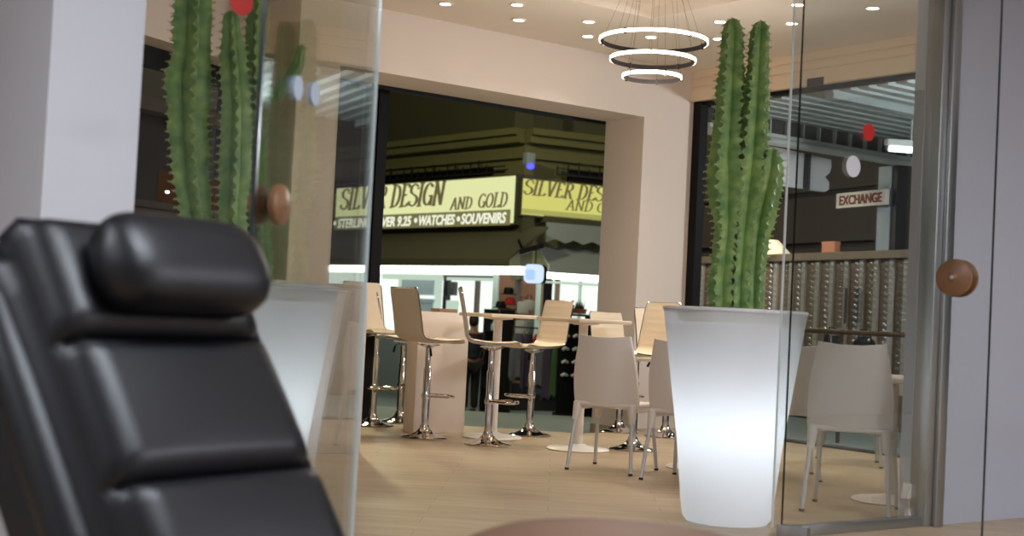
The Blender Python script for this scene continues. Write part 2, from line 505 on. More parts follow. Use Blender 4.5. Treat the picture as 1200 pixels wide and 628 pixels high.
# fixed pane between pillar and hinge
scl = thing('glass_screen', 'fixed glass screen beside the pale pillar, red round sticker on it', 'glass screen', uv(uc1, v_fr+.02, 0), ANG)
wL = u_h-.03-uc1
bm = nb(); box(bm, 0.002, wL, -.005, .005, .012, HG); obj('glass_pane', bm, 'glass2', scl, False)
p = onv(283, 3, v_fr+.012); loc = MUV.inverted() @ (p-uv(uc1, v_fr+.02, 0))
bm = nb(); lathe(bm, [(.045, -.001), (.045, .001)], 28, T(loc.x, -.008, loc.z) @ RX(PI/2)); o = obj('sticker', bm, 'red', scl); o['label'] = 'red round sticker'
# header above the glass
bm = nb(); ubox(bm, uc1, u_post-.06, v_fr-.03, v_fr+.05, HG+.01, HG+.12)
struct('beam_glass_header', bm, 'steel')

# cable box at the foot of the stub
cb_p = onv(1067, 575, v_fr+.06)
cb = thing('outlet_box', 'small white outlet box with dangling plug beside the steel post', 'outlet', (cb_p.x, cb_p.y, 0), ANG)
zq = cb_p.z
bm = nb()
loft(bm, [[Vector(q) for q in ((-.035, .02, zq+.045), (.05, .02, zq+.045), (.05, .02, zq-.05), (-.055, .02, zq-.04))],
          [Vector(q) for q in ((-.03, -.02, zq+.035), (.045, -.02, zq+.035), (.045, -.02, zq-.04), (-.05, -.02, zq-.035))]])
obj('cover', bm, 'plastic', cb, False)
bm = nb(); tube(bm, [(0, 0, zq-.04), (-.004, -.005, zq-.09), (-.01, -.004, .075)], .012, 8); obj('cord', bm, 'plastic', cb)
bm = nb(); lathe(bm, [(.01, .0), (.022, .006), (.022, .05), (.012, .08)], 12, T(-.012, -.004, 0)); obj('plug', bm, 'plastic', cb)

# ------------------------------------------------------------------ planters and cacti
def planter(loc, label):
    t = thing('planter', label, 'planter', loc, 0)
    prof = [(.16, .004), (.205, .008), (.222, .03), (.236, .12), (.268, .42), (.3, .64), (.334, .88), (.36, 1.055), (.366, 1.075)]
    bm = nb(); lathe(bm, prof, 64, cap=False); obj('shell', bm, 'planter', t)
    bm = nb(); ring(bm, .36, [(.007, -.006), (.009, .004), (.002, .01), (-.012, .01), (-.014, -.01)], 64, T(0, 0, 1.075)); obj('rim', bm, 'planterrim', t)
    bm = nb(); lathe(bm, [(.34, 1.0), (.349, 1.005), (.2, 1.02), (.001, 1.025)], 48); obj('soil', bm, 'soil', t)
    l = bpy.data.lights.new('planter_lamp', 'POINT'); l.energy = 4.3; l.color = (.92, .96, 1); l.shadow_soft_size = .1
    lo = bpy.data.objects.new('planter_lamp', l); COL.objects.link(lo); lo.parent = t; lo.location = (0, 0, .52)
    return t
PR = onz(849, 607); PL = onz(283, 624)
PL = Vector((at(298, 350, 5.95).x, 5.95, 0)); PR = Vector((at(861, 378, 6.92).x, 6.92, 0))
planter(PR, 'glowing tall white planter behind the edge of the right glass screen')
planter(PL, 'glowing white planter half hidden behind the black recliner')

def stem(pts, radii, ribs=5, twist=0.0, wave=.12, wl=.05, phase=0.0, zig=.12):
    """columnar cactus stem: star section swept along pts; returns bm with a 'rib' attribute"""
    bm = nb()
    lay = bm.verts.layers.float.new('rib')
    P = [Vector(p) for p in pts]
    # resample
    dist = [0]
    for a, b in zip(P, P[1:]): dist.append(dist[-1]+(b-a).length)
    n = max(8, int(dist[-1]/.012))
    def smp(arr, s):
        for i in range(len(dist)-1):
            if s <= dist[i+1] or i == len(dist)-2:
                f = (s-dist[i])/max(1e-6, dist[i+1]-dist[i]); f = min(max(f, 0), 1)
                f2 = f*f*(3-2*f) if not isinstance(arr[0], Vector) else f
                return arr[i]*(1-f2)+arr[i+1]*f2
    ss = [dist[-1]*i/(n-1) for i in range(n)]
    pts2 = [smp(P, s) for s in ss]; rad = [smp(list(radii), s) for s in ss]
    fr = frames(pts2); seg = ribs*8
    rows = []; tufts = []
    for i, (p, (t, nn, bb), r) in enumerate(zip(pts2, fr, rad)):
        s = ss[i]; tip = dist[-1]-s
        rr = r*min(1, math.sqrt(max(.0, 1-(1-min(tip/(r*1.5), 1))**2))+.03)
        row = []
        for k in range(seg):
            a = 2*PI*k/seg
            ph = (a*ribs/(2*PI)) % 1.0
            tri = abs(ph-.5)*2              # 1 at a rib, 0 in the valley
            rib = int(a*ribs/(2*PI)+.5) % ribs
            wv = 1 + wave*math.sin(2*PI*s/wl + rib*2.1 + phase)*(tri**3)*(.55+.45*math.sin(s*9.3+rib+phase)) + .05*math.sin(s*11+phase) + .03*math.sin(s*31+rib)
            x = rr*(.5+.5*tri**1.15)*wv
            aa = a + twist*s + phase + zig*(tri**2)*math.sin(2*PI*s/(wl*1.6) + rib*1.7)
            v = bm.verts.new(p + nn*(x*math.cos(aa)) + bb*(x*math.sin(aa)))
            v[lay] = tri*(.85+.15*math.sin(2*PI*s/wl + rib*2.1 + phase))
            row.append(v)
        rows.append(row)
        for rib in range(ribs):
            w_ = math.sin(2*PI*s/wl + rib*2.1 + phase)
            w0 = math.sin(2*PI*(s-dist[-1]/(n-1))/wl + rib*2.1 + phase)
            w1 = math.sin(2*PI*(s+dist[-1]/(n-1))/wl + rib*2.1 + phase)
            if w_ > w0 and w_ >= w1:
                tufts.append((row[rib*8].co.copy(), (row[rib*8].co-p).normalized(), t))
    for a, b in zip(rows, rows[1:]):
        for i in range(seg):
            j = (i+1) % seg; bm.faces.new((a[i], a[j], b[j], b[i]))
    bm.faces.new(rows[-1]); bm.faces.new(list(reversed(rows[0])))
    return bm, tufts

def cactus(t, specs):
    for sp in specs:
        bm, tufts = stem(*sp[:2], **sp[2])
        o = obj('stem', bm, 'cactus', t)
        b2 = nb()
        for c, n_, tt in tufts:
            sd = n_.cross(tt)
            for q in range(4):
                d = (n_ + sd*random.uniform(-.8, .8) + tt*random.uniform(-.7, .7)).normalized()
                L_ = random.uniform(.008, .016)
                e = sd*.0022; f_ = tt*.0022
                vs = [b2.verts.new(c+e-f_), b2.verts.new(c-e-f_), b2.verts.new(c+f_*1.5), b2.verts.new(c+d*L_)]
                for tri in ((0, 1, 3), (1, 2, 3), (2, 0, 3), (0, 2, 1)):
                    b2.faces.new([vs[i] for i in tri])
        sp_ = obj('spines', b2, 'spine', o, False); sp_['kind'] = 'stuff'

def rel(base, Y):
    return lambda px, py, dy=0: at(px, py, Y+dy) - Vector((base.x, base.y, 0))
# right cactus
t = thing('potted_cactus', 'tall green columnar cactus of clustered stems in the right glowing planter', 'cactus', (PR.x, PR.y, 0))
g = rel(PR, PR.y); soil = 1.012
def pt(px, py, dy=0):
    p = g(px, py, dy); return (p.x, p.y, p.z)
def root(px, dy=0):
    p = g(px, 372, dy); return (p.x, p.y, soil)
s1 = PR.y/F
cactus(t, [
    ([root(846), pt(846, 330), pt(852, 270), pt(852, 215), pt(852, 185), pt(856, 120), pt(859, 60), pt(859, 21)],
     [15*s1, 16*s1, 16*s1, 24*s1, 22*s1, 18*s1, 15*s1, 14*s1], dict(ribs=5, wave=.13, wl=.036, phase=.3)),
    ([root(866, .02), pt(867, 330, .02), pt(872, 270, .02), pt(877, 220, .02), pt(882, 180), pt(886, 130), pt(889, 70), pt(892, 24)],
     [13*s1, 14*s1, 15*s1, 23*s1, 21*s1, 16.5*s1, 14*s1, 12.5*s1], dict(ribs=5, wave=.13, wl=.036, phase=1.5)),
    ([root(884, .05), pt(884, 330, .06), pt(887, 285, .06), pt(892, 250, .05), pt(899, 222, .02), pt(904, 198, .0), pt(906, 173, .0)],
     [12*s1, 13*s1, 14*s1, 18*s1, 19*s1, 16*s1, 10*s1], dict(ribs=5, wave=.13, wl=.036, phase=2.6)),
])
# left cactus
t = thing('potted_cactus', 'green columnar cactus rising behind the black headrest out of frame', 'cactus', (PL.x, PL.y, 0))
g = rel(PL, PL.y); s1 = PL.y/F
def root(px, dy=0):
    p = g(px, 352, dy); return (p.x, p.y, soil)
cactus(t, [
    ([root(252), pt(238, 305), pt(230, 260), pt(223, 215), pt(219, 150), pt(219, 95), pt(223, 60), pt(224, 10), pt(227, -50), pt(229, -110)],
     [18*s1, 20*s1, 21*s1, 23*s1, 24*s1, 31*s1, 24*s1, 23*s1, 22*s1, 16*s1], dict(ribs=5, wave=.13, wl=.0365, phase=.15)),
    ([root(285, -.02), pt(278, 300), pt(272, 255), pt(275, 190), pt(277, 130), pt(273, 70), pt(271, 35), pt(271, 12)],
     [15*s1, 17*s1, 18*s1, 19*s1, 19*s1, 17*s1, 11*s1, 10*s1], dict(ribs=5, wave=.13, wl=.0365, phase=1.2)),
    ([root(309, .03), pt(308, 300, .1), pt(304, 250, .1), pt(301, 180, .1), pt(302, 110, .1), pt(301, 60, .1), pt(304, 10, .1), pt(305, -60, .1)],
     [12*s1, 13*s1, 14*s1, 14*s1, 17*s1, 15*s1, 15*s1, 12*s1], dict(ribs=5, wave=.13, wl=.0365, phase=2.2)),
    ([pt(306, 118, .1), pt(322, 112, .1), pt(338, 98, .08), pt(349, 76, .08), pt(355, 52, .08)],
     [7*s1, 8*s1, 9*s1, 8*s1, 5*s1], dict(ribs=4, wave=.15, wl=.05, phase=.5)),
])

# ------------------------------------------------------------------ ceiling lights
def downlight(px, py, label):
    p = onz(px, py, ZC)
    t = thing('downlight', label, 'downlight', (p.x, p.y, ZC), 0, 'recessed ceiling downlights')
    bm = nb(); ring(bm, .05, [(.012, 0), (.012, -.006), (-.006, -.008), (-.006, .0)], 28); obj('bezel', bm, 'whitelac', t)
    bm = nb(); lathe(bm, [(.044, -.001), (.044, -.005)], 24); obj('lens', bm, 'spot', t)
    l = bpy.data.lights.new('downlight_beam', 'SPOT'); l.energy = 31; l.color = (1, .91, .83); l.spot_size = math.radians(112); l.spot_blend = 1.0; l.shadow_soft_size = .045
    lo = bpy.data.objects.new('downlight_beam', l); COL.objects.link(lo); lo.parent = t; lo.location = (0, 0, -.012)
for px, py, lb in ((522, 4, 'small downlight farthest left along the ceiling above the window beam'),
                   (606, 5, 'upper of the two downlights in the second pair from the left'),
                   (608, 23, 'lower of the two downlights in the second pair from the left'),
                   (690, 25, 'upper downlight just left of the ring pendant'),
                   (689, 42, 'lower downlight just left of the ring pendant'),
                   (763, 43, 'downlight seen through the top ring of the pendant'),
                   (844, 25, 'upper downlight between the ring pendant and the cactus'),
                   (842, 45, 'lower downlight between the ring pendant and the cactus'),
                   (935, 5, 'upper downlight right of the cactus behind the glass edge'),
                   (928, 27, 'lower downlight right of the cactus tips'),
                   (1023, 9, 'downlight farthest right, above the red sticker')):
    downlight(px, py, lb)
# unseen spots: the row carried on, last pair added to brighten the right
for p in (onz(430, -40, ZC), onz(560, -110, ZC), onz(1000, -120, ZC), uv(7.6, 5.6, ZC), uv(7.6, 7.6, ZC)):
    l = bpy.data.lights.new('unseen_ceiling_spot', 'SPOT'); l.energy = 31; l.color = (1, .91, .83); l.spot_size = math.radians(112); l.spot_blend = 1.0; l.shadow_soft_size = .045
    lo = bpy.data.objects.new('unseen_ceiling_spot', l); COL.objects.link(lo); lo.location = (p.x, p.y, ZC-.012)

# ring pendant
pc = at(766, 48, 9.6)
t = thing('ring_pendant', 'pendant of three glowing rings hanging below the ceiling recess', 'pendant lamp', (pc.x, pc.y, 0))
ztop = ZC+.24
zr = [at(766, 48, 9.6).z, at(764.5, 70, 9.6).z, at(763, 90, 9.6).z]
Rr = [.38, .299, .205]
bm = nb(); lathe(bm, [(.14, ztop-.04), (.14, ztop)], 32); obj('canopy', bm, 'whitelac', t)
for i in range(3):
    bm = nb(); ring(bm, Rr[i], [(-.008, -.015), (-.008, .015), (0, .015), (0, -.015)], 96, T(0, 0, zr[i])); rg = obj('ring_frame', bm, 'ringdark', t)
    bm = nb(); ring(bm, Rr[i], [(.001, -.0125), (.001, .0125), (.008, .0115), (.008, -.0115)], 96, T(0, 0, zr[i])); obj('diffuser', bm, 'led', rg)
    bm = nb()
    for k in range(5):
        a = 2*PI*k/5 + .5*i + .3
        tube(bm, [(Rr[i]*math.cos(a), Rr[i]*math.sin(a), zr[i]+.014), (.12*math.cos(a), .12*math.sin(a), ztop-.03)], .0009, 5)
        box(bm, -.012, .011, -.004, .004, -.02, .02, T(Rr[i]*math.cos(a), Rr[i]*math.sin(a), zr[i]) @ RZ(a))
    obj('suspension', bm, 'blackmetal', rg)
l = bpy.data.lights.new('ring_glow', 'POINT'); l.energy = 52; l.color = (1, .93, .87); l.shadow_soft_size = .15
lo = bpy.data.objects.new('ring_glow', l); COL.objects.link(lo); lo.parent = t; lo.location = (0, 0, zr[2]-.2)

# ------------------------------------------------------------------ bar stools
def bar_stool(px, py, face, seat_z, label, back_h=.40, tilt=.16):
    p = onz(px, py)
    t = thing('bar_stool', label, 'bar stool', (p.x, p.y, 0), facing(face), 'cream bar stools')
    bm = nb(); lathe(bm, [(.18, 0), (.183, .006), (.176, .012), (.12, .024), (.07, .045), (.042, .075), (.034, .1), (.034, .104)], 40); obj('base', bm, 'chrome', t)
    bm = nb(); lathe(bm, [(.03, .1), (.03, seat_z-.22), (.026, seat_z-.215), (.023, seat_z-.21), (.023, seat_z-.06), (.05, seat_z-.05), (.09, seat_z-.035), (.09, seat_z-.028)], 24); obj('pole', bm, 'chrome', t)
    # foot loop
    bm = nb(); fz = .33
    pts = [(-.03, .0, fz)]
    for k in range(13):
        a = PI - PI*k/12
        pts.append((.14*math.cos(a), .12+.1*math.sin(a), fz))
    pts.append((.03, .0, fz)); tube(bm, pts, .011, 8)
    lathe(bm, [(.036, fz-.018), (.038, fz), (.036, fz+.018)], 20)
    obj('footrest', bm, 'chrome', t)
    bm = nb(); tube(bm, [(.02, -.02, seat_z-.045), (.1, -.06, seat_z-.05), (.15, -.08, seat_z-.075)], .005, 6)
    obj('lever', bm, 'blackmetal', t)
    bm = nb(); tube(bm, [(.14, -.075, seat_z-.065), (.165, -.085, seat_z-.115)], [.009, .012], 8); obj('lever_grip', bm, 'black', t)
    # shell profile in YZ from the front lip to the top of the back
    prof = []
    for k in range(4):
        a = math.radians(-60+20*k); prof.append(Vector((0, .185+.03*math.cos(a+PI/2)*1.0, seat_z-.03+.03*math.sin(a+PI/2))))
    y0 = -.13; R = .075
    for k in range(9): prof.append(Vector((0, .185-(.185-y0)*k/8, seat_z - .012*math.sin(PI*k/8))))
    for k in range(1, 8):
        a = (PI/2-tilt*.6)*k/7
        prof.append(Vector((0, y0-R*math.sin(a), seat_z+R*(1-math.cos(a)))))
    b = prof[-1]; nseg = 16
    for k in range(1, nseg+1):
        s = (back_h-R)*k/nseg
        prof.append(b + Vector((0, -math.sin(tilt)*s - .02*(s/back_h)**2, math.cos(tilt)*s)))
    n = len(prof); th = .022; W = .205
    tang = [(prof[min(i+1, n-1)]-prof[max(i-1, 0)]).normalized() for i in range(n)]
    nrm = [Vector((0, tt.z, -tt.y))*-1 for tt in tang]      # towards the sitter
    nrm = [v if v.z > -.2 and (v.y > -.2) else -v for v in nrm]
    m = 12
    def half(i):
        f = i/(n-1)
        w_ = W*(1-.06*f)
        if i < 4: w_ *= .9+.025*i
        if i > n-3: w_ *= (.985 if i == n-2 else .95)
        return w_
    inner, outer = [], []
    for i in range(n):
        w_ = half(i)
        grv = .006*abs(math.sin(PI*i/2.6))
        ri, ro = [], []
        for k in range(m+1):
            x = -w_ + 2*w_*k/m
            e = 1-abs(2*k/m-1)**6
            cur = .012*(2*k/m-1)**2
            ri.append(prof[i] + Vector((x, 0, 0)) + nrm[i]*(th*.5*(.3+.7*e)+grv*e+cur))
            ro.append(prof[i] + Vector((x, 0, 0)) - nrm[i]*(th*.5*(.3+.7*e)-cur))
        inner.append(ri); outer.append(ro)
    def grid(rows, m_, name, close):
        bm = nb(); loops = []
        for a, b_ in rows: loops.append(list(a)+list(reversed(b_)))
        loft(bm, loops, True, True)
        return obj(name, bm, m_, t, True, 60)
    mid = [[(a+b_)*.5 for a, b_ in zip(ra, rb)] for ra, rb in zip(inner, outer)]
    grid(list(zip(inner, mid)), 'cream', 'cushion', True)
    grid(list(zip(mid, outer)), 'creamback', 'shell', True)
    bm = nb()
    tube(bm, [mid[i][0] + Vector((-.002, 0, 0)) for i in range(2, n)] + [mid[n-1][k] for k in range(1, m)] + [mid[i][-1] + Vector((.002, 0, 0)) for i in range(n-1, 1, -1)], .0065, 6)
    obj('edge_trim', bm, 'chrome', t)
    return t

mU = -U; mV = -V
bar_stool(436, 499, (mV + Vector((.1, 0, 0))), .80, 'cream bar stool farthest left, its padded back facing the glass door', .42)
bar_stool(468, 495, (1, .1, 0), .74, 'cream bar stool half hidden between the leftmost stool and the next')
bar_stool(497, 513, U, .765, 'cream bar stool with plain shell back before the white counter slab', .41)
bar_stool(571, 521, (1, .05, 0), .775, 'cream bar stool seen side-on at the left square table', .42)
bar_stool(620, 510, mU, .745, 'cream bar stool facing the side-on stool across the square table', .40)
bar_stool(741, 527, mU, .74, 'cream bar stool beside the planter, its base in front of the others', .42)
bar_stool(725, 506, mV, .69, 'low cream bar stool backed against the wall behind the second table', .38)
bar_stool(779, 512, mV, .72, 'cream bar stool mostly hidden by the glowing right planter')

# ------------------------------------------------------------------ high square tables
def high_table(px, py, label, z=1.0, half=.30):
    p = onz(px, py)
    t = thing('high_table', label, 'table', (p.x, p.y, 0), ANG, 'high square tables')
    bm = nb(); box(bm, -half, half, -half, half, z-.03, z, I4, .006); obj('tabletop', bm, 'tabletop', t)
    bm = nb(); lathe(bm, [(.035, .03), (.035, z-.05), (.12, z-.04), (.12, z-.03)], 28); obj('column', bm, 'whitelac', t)
    bm = nb(); lathe(bm, [(.235, 0), (.24, .008), (.228, .018), (.08, .03), (.045, .05)], 44); obj('base', bm, 'whitelac', t)
    return t
high_table(577, 513, 'pale square high table with white column between two cream stools', 1.0, .23)
high_table(677, 527, 'pale square high table behind the white plastic chair', .995, .26)

# high counters
def counter(name, label, u0, v0, wu, wv, h, top=False):
    p = uv(u0, v0)
    t = thing(name, label, 'counter', (p.x, p.y, 0), ANG)
    bm = nb(); box(bm, 0, wu, 0, wv, 0, h, I4, .006); obj('body', bm, 'counter', t)
    bm = nb(); box(bm, (.2 if top else .03), wu-.02-(.1 if top else 0), .01, wv-.02, h-.0005, h+.03, I4, .003); obj('top_board', bm, 'brownwood' if top else 'counter', t)
    return t
q = onz(422, 531)
zt = at(400, 334, q.y-.1).z
counter('bar_counter', 'long cream bar counter seen through the left glass door', q.dot(U)-1.6, q.dot(V), 1.6, .3, 1.12)
q = onz(484, 508)
counter('bar_counter', 'white upright counter slab with brown top behind the plain-backed stool', q.dot(U), q.dot(V), .5, .16, .99, True)

# ------------------------------------------------------------------ plastic chairs
def plastic_chair(label, loc, rz, proto=None):
    t = thing('plastic_chair', label, 'chair', loc, rz, 'white plastic chairs')
    H, sz = .885, .45
    # back: grid with thickness
    bm = nb(); nz, nx = 14, 12
    fr_, bk = [], []
    for i in range(nz+1):
        f = i/nz; z = sz-.05 + (H-sz+.05)*f
        w_ = .222 - .01*f - .036*f**3 + .008*math.sin(PI*min(f*1.2, 1))
        y = -.19 - .085*f - .01*math.sin(PI*f)
        ra, rb = [], []
        for k in range(nx+1):
            x = -1+2*k/nx
            zz = z + (.014*(x*x) - .004)*(f**4) + (.035*(1-x*x) if i == 0 else 0)
            bow = .045*(1-x*x)
            edge = .018*abs(x)**8
            ra.append(Vector((w_*x, y-bow+edge+.05+.008, zz))); rb.append(Vector((w_*x, y-bow+.05-.008, zz)))
        fr_.append(ra); bk.append(rb)
    loft(bm, [a+list(reversed(b)) for a, b in zip(fr_, bk)])
    obj('backrest', bm, 'plastic', t, True, 50)
    bm = nb()
    box(bm, -.215, .215, -.2, .21, sz-.025, sz+.005, I4, .012, 3)
    # apron turned down at the sides, corner sockets
    for sx in (-1, 1):
        box(bm, sx*.2-.012, sx*.2+.012, -.2, .2, sz-.055, sz-.01, I4, .008)
    box(bm, -.2, .2, .185, .21, sz-.05, sz-.01, I4, .008)
    for sx in (-1, 1):
        for sy in (-1, 1):
            tube(bm, [(sx*.19, sy*.18, sz-.005), (sx*.2, sy*.19, sz-.12)], [.03, .021], 12)
    obj('seat', bm, 'plastic', t, True, 50)
    for sx in (-1, 1):
        for sy in (-1, 1):
            bm = nb(); tube(bm, [(sx*.2, sy*.19, sz-.11), (sx*.225, sy*.235, .012)], .0125, 12)
            lg = obj('leg', bm, 'alu', t)
            bm = nb(); tube(bm, [(sx*.2245, sy*.2345, .014), (sx*.2252, sy*.2352, 0)], .0145, 10); obj('foot_cap', bm, 'blackmetal', lg)
    return t
fw = Vector((.45, .89, 0)).normalized(); sd = Vector((fw.y, -fw.x, 0))
def cpos(px, py, f_, left=True):
    s_ = Vector((f_.y, -f_.x, 0))
    p = onz(px, py)
    return p + f_*.235 + s_*(.225 if left else -.225)
ch = plastic_chair('white plastic chair back-on in front of the second square table', cpos(664, 550, fw), facing(fw))
f2 = Vector((.55, .83, 0)).normalized()
dup(ch, cpos(751, 562, f2), facing(f2), 'white plastic chair partly covered by the left side of the right planter')
f3 = Vector((.36, .93, 0)).normalized()
dup(ch, cpos(941, 599, f3), facing(f3), 'large white plastic chair seen through the right glass screen').scale = (1.03, 1.03, 1.05)
f4 = Vector((.1, .99, 0)).normalized()
dup(ch, cpos(961, 565, f4, False), facing(f4), 'cream plastic chair squeezed between the right planter and the large chair')
f5 = Vector((-.2, -.98, 0)).normalized()
dup(ch, onz(994, 543), facing(f5), 'plastic chair hidden behind the large chair, only its legs showing')

# low white tables
def low_table(px, py, label):
    p = onz(px, py)
    t = thing('cafe_table', label, 'table', (p.x, p.y, 0), ANG, 'low white tables')
    bm = nb(); box(bm, -.33, .33, -.33, .33, .72, .745, I4, .006); obj('tabletop', bm, 'whitelac', t)
    bm = nb(); lathe(bm, [(.03, .03), (.03, .7), (.1, .71), (.1, .72)], 24); obj('column', bm, 'whitelac', t)
    bm = nb(); lathe(bm, [(.22, 0), (.225, .008), (.21, .018), (.07, .03), (.035, .05)], 40); obj('base', bm, 'whitelac', t)
low_table(818, 549, 'low white table behind the right planter, only its foot showing')
low_table(1042, 588, 'low white table behind the grey panel beside the large chair')

# ------------------------------------------------------------------ massage recliner
wdir = Vector((.566, .824, 0)).normalized()
a_c = math.atan2(wdir.y, wdir.x)
seam2 = Vector((-.625, 3.0, .617)); rec = math.radians(34)
loc_c = Vector((seam2.x, seam2.y, 0))
t = thing('massage_chair', 'black leather reclining massage chair with head pillow in front', 'recliner', loc_c, a_c)
XR = T(0, 0, .617) @ RX(-rec)      # local: z up along the back, y backwards, front face at y=0
def cushion(bm, x0, x1, z0, z1, y0, y1, X, r=.05, puff=.02):
    """padded block with rounded edges"""
    nx, nz = 14, 12
    front, back = [], []
    for i in range(nz+1):
        f = -1+2*i/nz; a, b = [], []
        for k in range(nx+1):
            e = -1+2*k/nx
            rx = max(0, (abs(e)*(x1-x0)/2 - ((x1-x0)/2-r))/r); rz = max(0, (abs(f)*(z1-z0)/2-((z1-z0)/2-r))/r)
            dd = min(1, math.hypot(rx, rz))
            dep = r*(1-math.sqrt(max(0, 1-dd*dd)))
            pf = puff*(1-e*e)*(1-f*f)
            a.append(X @ Vector(((x0+x1)/2+e*(x1-x0)/2, y0+dep-pf, (z0+z1)/2+f*(z1-z0)/2)))
            b.append(X @ Vector(((x0+x1)/2+e*(x1-x0)/2, y1, (z0+z1)/2+f*(z1-z0)/2)))
        front.append(a); back.append(b)
    loft(bm, [a+list(reversed(b)) for a, b in zip(front, back)])
HW = .30; XR = XR @ T(.02, -.03, 0)
bm = nb(); cushion(bm, -HW, HW, .35, .66, -.005, .12, XR, .045, .006); obj('head_cushion', bm, 'leather', t, True, 80)
bm = nb(); cushion(bm, -HW, HW, 0, .352, 0, .12, XR, .045, .010); obj('back_cushion', bm, 'leather', t, True, 80)
bm = nb(); cushion(bm, -HW, HW, -.26, .002, 0, .12, XR, .045, .010); obj('lumbar_cushion', bm, 'leather', t, True, 80)
bm = nb(); cushion(bm, -HW-.035, HW+.035, -.3, .645, .06, .35, XR, .06, .0)
obj('back_shell', bm, 'leather', t, True, 80)
bm = nb()
for sx in (-1, 1):
    tube(bm, [XR @ Vector((sx*(HW+.03), .17, z)) for z in (-.3, -.1, .1, .3, .5, .6)], [.05, .055, .055, .055, .05, .035], 14)
obj('side_bolster', bm, 'leather', t, True, 80)
bm = nb()
# oval head pillow: superellipse section swept across the width
loops = []
for k in range(25):
    e = -1+2*k/24
    sc = (1-abs(e)**7)**.5 if abs(e) < 1 else .0
    sc = max(sc, .12)
    loops.append([XR @ Vector((e*.235+.012, -.072+.085*sc*math.copysign(abs(math.cos(a))**.8, math.cos(a)), .480+.121*sc*math.copysign(abs(math.sin(a))**.8, math.sin(a)))) for a in [2*PI*i/24 for i in range(24)]])
loft(bm, loops)
obj('head_pillow', bm, 'leather', t, True, 80)
bm = nb(); box(bm, -.27, .27, -.62, .0, .28, .44, I4, .05, 4); obj('seat', bm, 'leather', t, True, 80)
bm = nb(); box(bm, -.26, .26, -.86, -.63, .12, .36, T(0, 0, 0), .05, 4); obj('leg_rest', bm, 'leather', t, True, 80)
bm = nb(); box(bm, -.3, .3, -.6, .25, .0, .28, I4, .03, 3); obj('plinth', bm, 'leather', t)

# brown round ottoman whose top just enters the frame
ot = at(725, 640, 3.3)
t = thing('ottoman', 'round brown leather ottoman at the bottom edge of the picture', 'ottoman', (ot.x, ot.y, 0))
zo = at(715, 619, 3.3).z-.005
bm = nb(); lathe(bm, [(.34, zo-.16), (.38, zo-.14), (.39, zo-.09), (.375, zo-.045), (.31, zo-.018), (.17, zo-.003), (.001, zo)], 48); obj('cushion', bm, 'trunkbrown', t)
bm = nb(); lathe(bm, [(.28, .03), (.29, .05), (.295, zo-.16)], 48); obj('body', bm, 'trunkbrown', t)
bm = nb()
for k in range(4):
    a = PI/4+k*PI/2; lathe(bm, [(.02, 0), (.025, .035)], 12, T(.2*math.cos(a), .2*math.sin(a), 0))
obj('feet', bm, 'black', t)
# ------------------------------------------------------------------ outside: street and the corner shop
M['olive'] = mat('olive_render', (104, 101, 66), .85, noise=.08, nscale=2)
M['oliveplain'] = mat('dark_olive_render', (76, 74, 54), .85, noise=.08, nscale=1.5)
M['awning'] = mat('dark_awning_cloth', (92, 88, 72), .8, noise=.1, nscale=3)
M['awninggrey'] = mat('grey_awning_cloth', (150, 156, 158), .8, noise=.06, nscale=3)
M['signL'] = mat_emit('backlit_cream_sign', (226, 230, 168), 1.0)
M['signR'] = mat_emit('backlit_yellow_sign', (214, 212, 116), .95)
M['signink'] = mat('sign_lettering_olive', (100, 92, 62), .7, emit=(104, 96, 66), estr=.7)
M['signband'] = mat('sign_band_olive', (128, 124, 84), .7, emit=(128, 124, 84), estr=.55)
M['signbandR'] = mat('sign_band_pale_olive', (166, 166, 96), .7, emit=(166, 166, 96), estr=.6)
M['signwhite'] = mat_emit('backlit_white_letters', (244, 246, 222), 1.0)
M['shopwhite'] = mat_emit('lit_shop_window', (238, 250, 238), 1.15)
M['shopgreen'] = mat_emit('lit_shop_lining', (196, 216, 198), .95)
M['shopgrey'] = mat('shop_glass_grey', (120, 136, 136), .3, emit=(120, 136, 136), estr=.55)
M['striplight'] = mat_emit('strip_light', (250, 255, 244), 5.0)
M['alum_glow'] = mat('glowing_green_aluminium', (176, 192, 180), .5, .2, emit=(176, 192, 180), estr=.25)  # faint emission stands in for shop light falling on the metal
M['slatwood'] = mat('slatted_wood', (138, 92, 62), .6, noise=.18, nscale=5, stretch=(1, 1, 16))
M['poster'] = mat('dark_poster', (64, 70, 70), .6, noise=.5, nscale=6)
M['darkcloth'] = mat('dark_purple_cloth', (62, 54, 76), .9, noise=.3, nscale=9)
M['greycloth'] = mat('grey_cloth', (92, 92, 104), .9, noise=.25, nscale=9)
M['greencloth'] = mat('green_cloth', (60, 92, 50), .9, noise=.25, nscale=9)
M['bluecloth'] = mat('navy_cloth', (44, 52, 86), .9, noise=.25, nscale=9)
M['redcloth'] = mat('red_cloth', (170, 40, 30), .9, noise=.15, nscale=9)
M['whitecloth'] = mat('white_cloth', (200, 200, 206), .9, noise=.1, nscale=9)
M['skin'] = mat('skin', (150, 108, 84), .6, noise=.04, nscale=9)
M['hair'] = mat('black_hair', (18, 15, 14), .7, noise=.2, nscale=30)
M['shirt'] = mat('dark_navy_shirt', (34, 36, 50), .9, noise=.12, nscale=12)
M['trousers'] = mat('black_trousers', (14, 14, 16), .9, noise=.12, nscale=12)
M['plantdark'] = mat('dark_leaves', (50, 66, 34), .7, noise=.3, nscale=16)
M['pot'] = mat('terracotta', (140, 88, 64), .8, noise=.1, nscale=9)
M['bluelamp'] = mat_emit('blue_lamp', (60, 60, 255), 4)
M['bluewhite'] = mat_emit('blue_white_lightbox', (206, 224, 250), 1.15)
M['bluepanel'] = mat('blue_print', (150, 186, 236), .6, emit=(160, 194, 242), estr=.9)
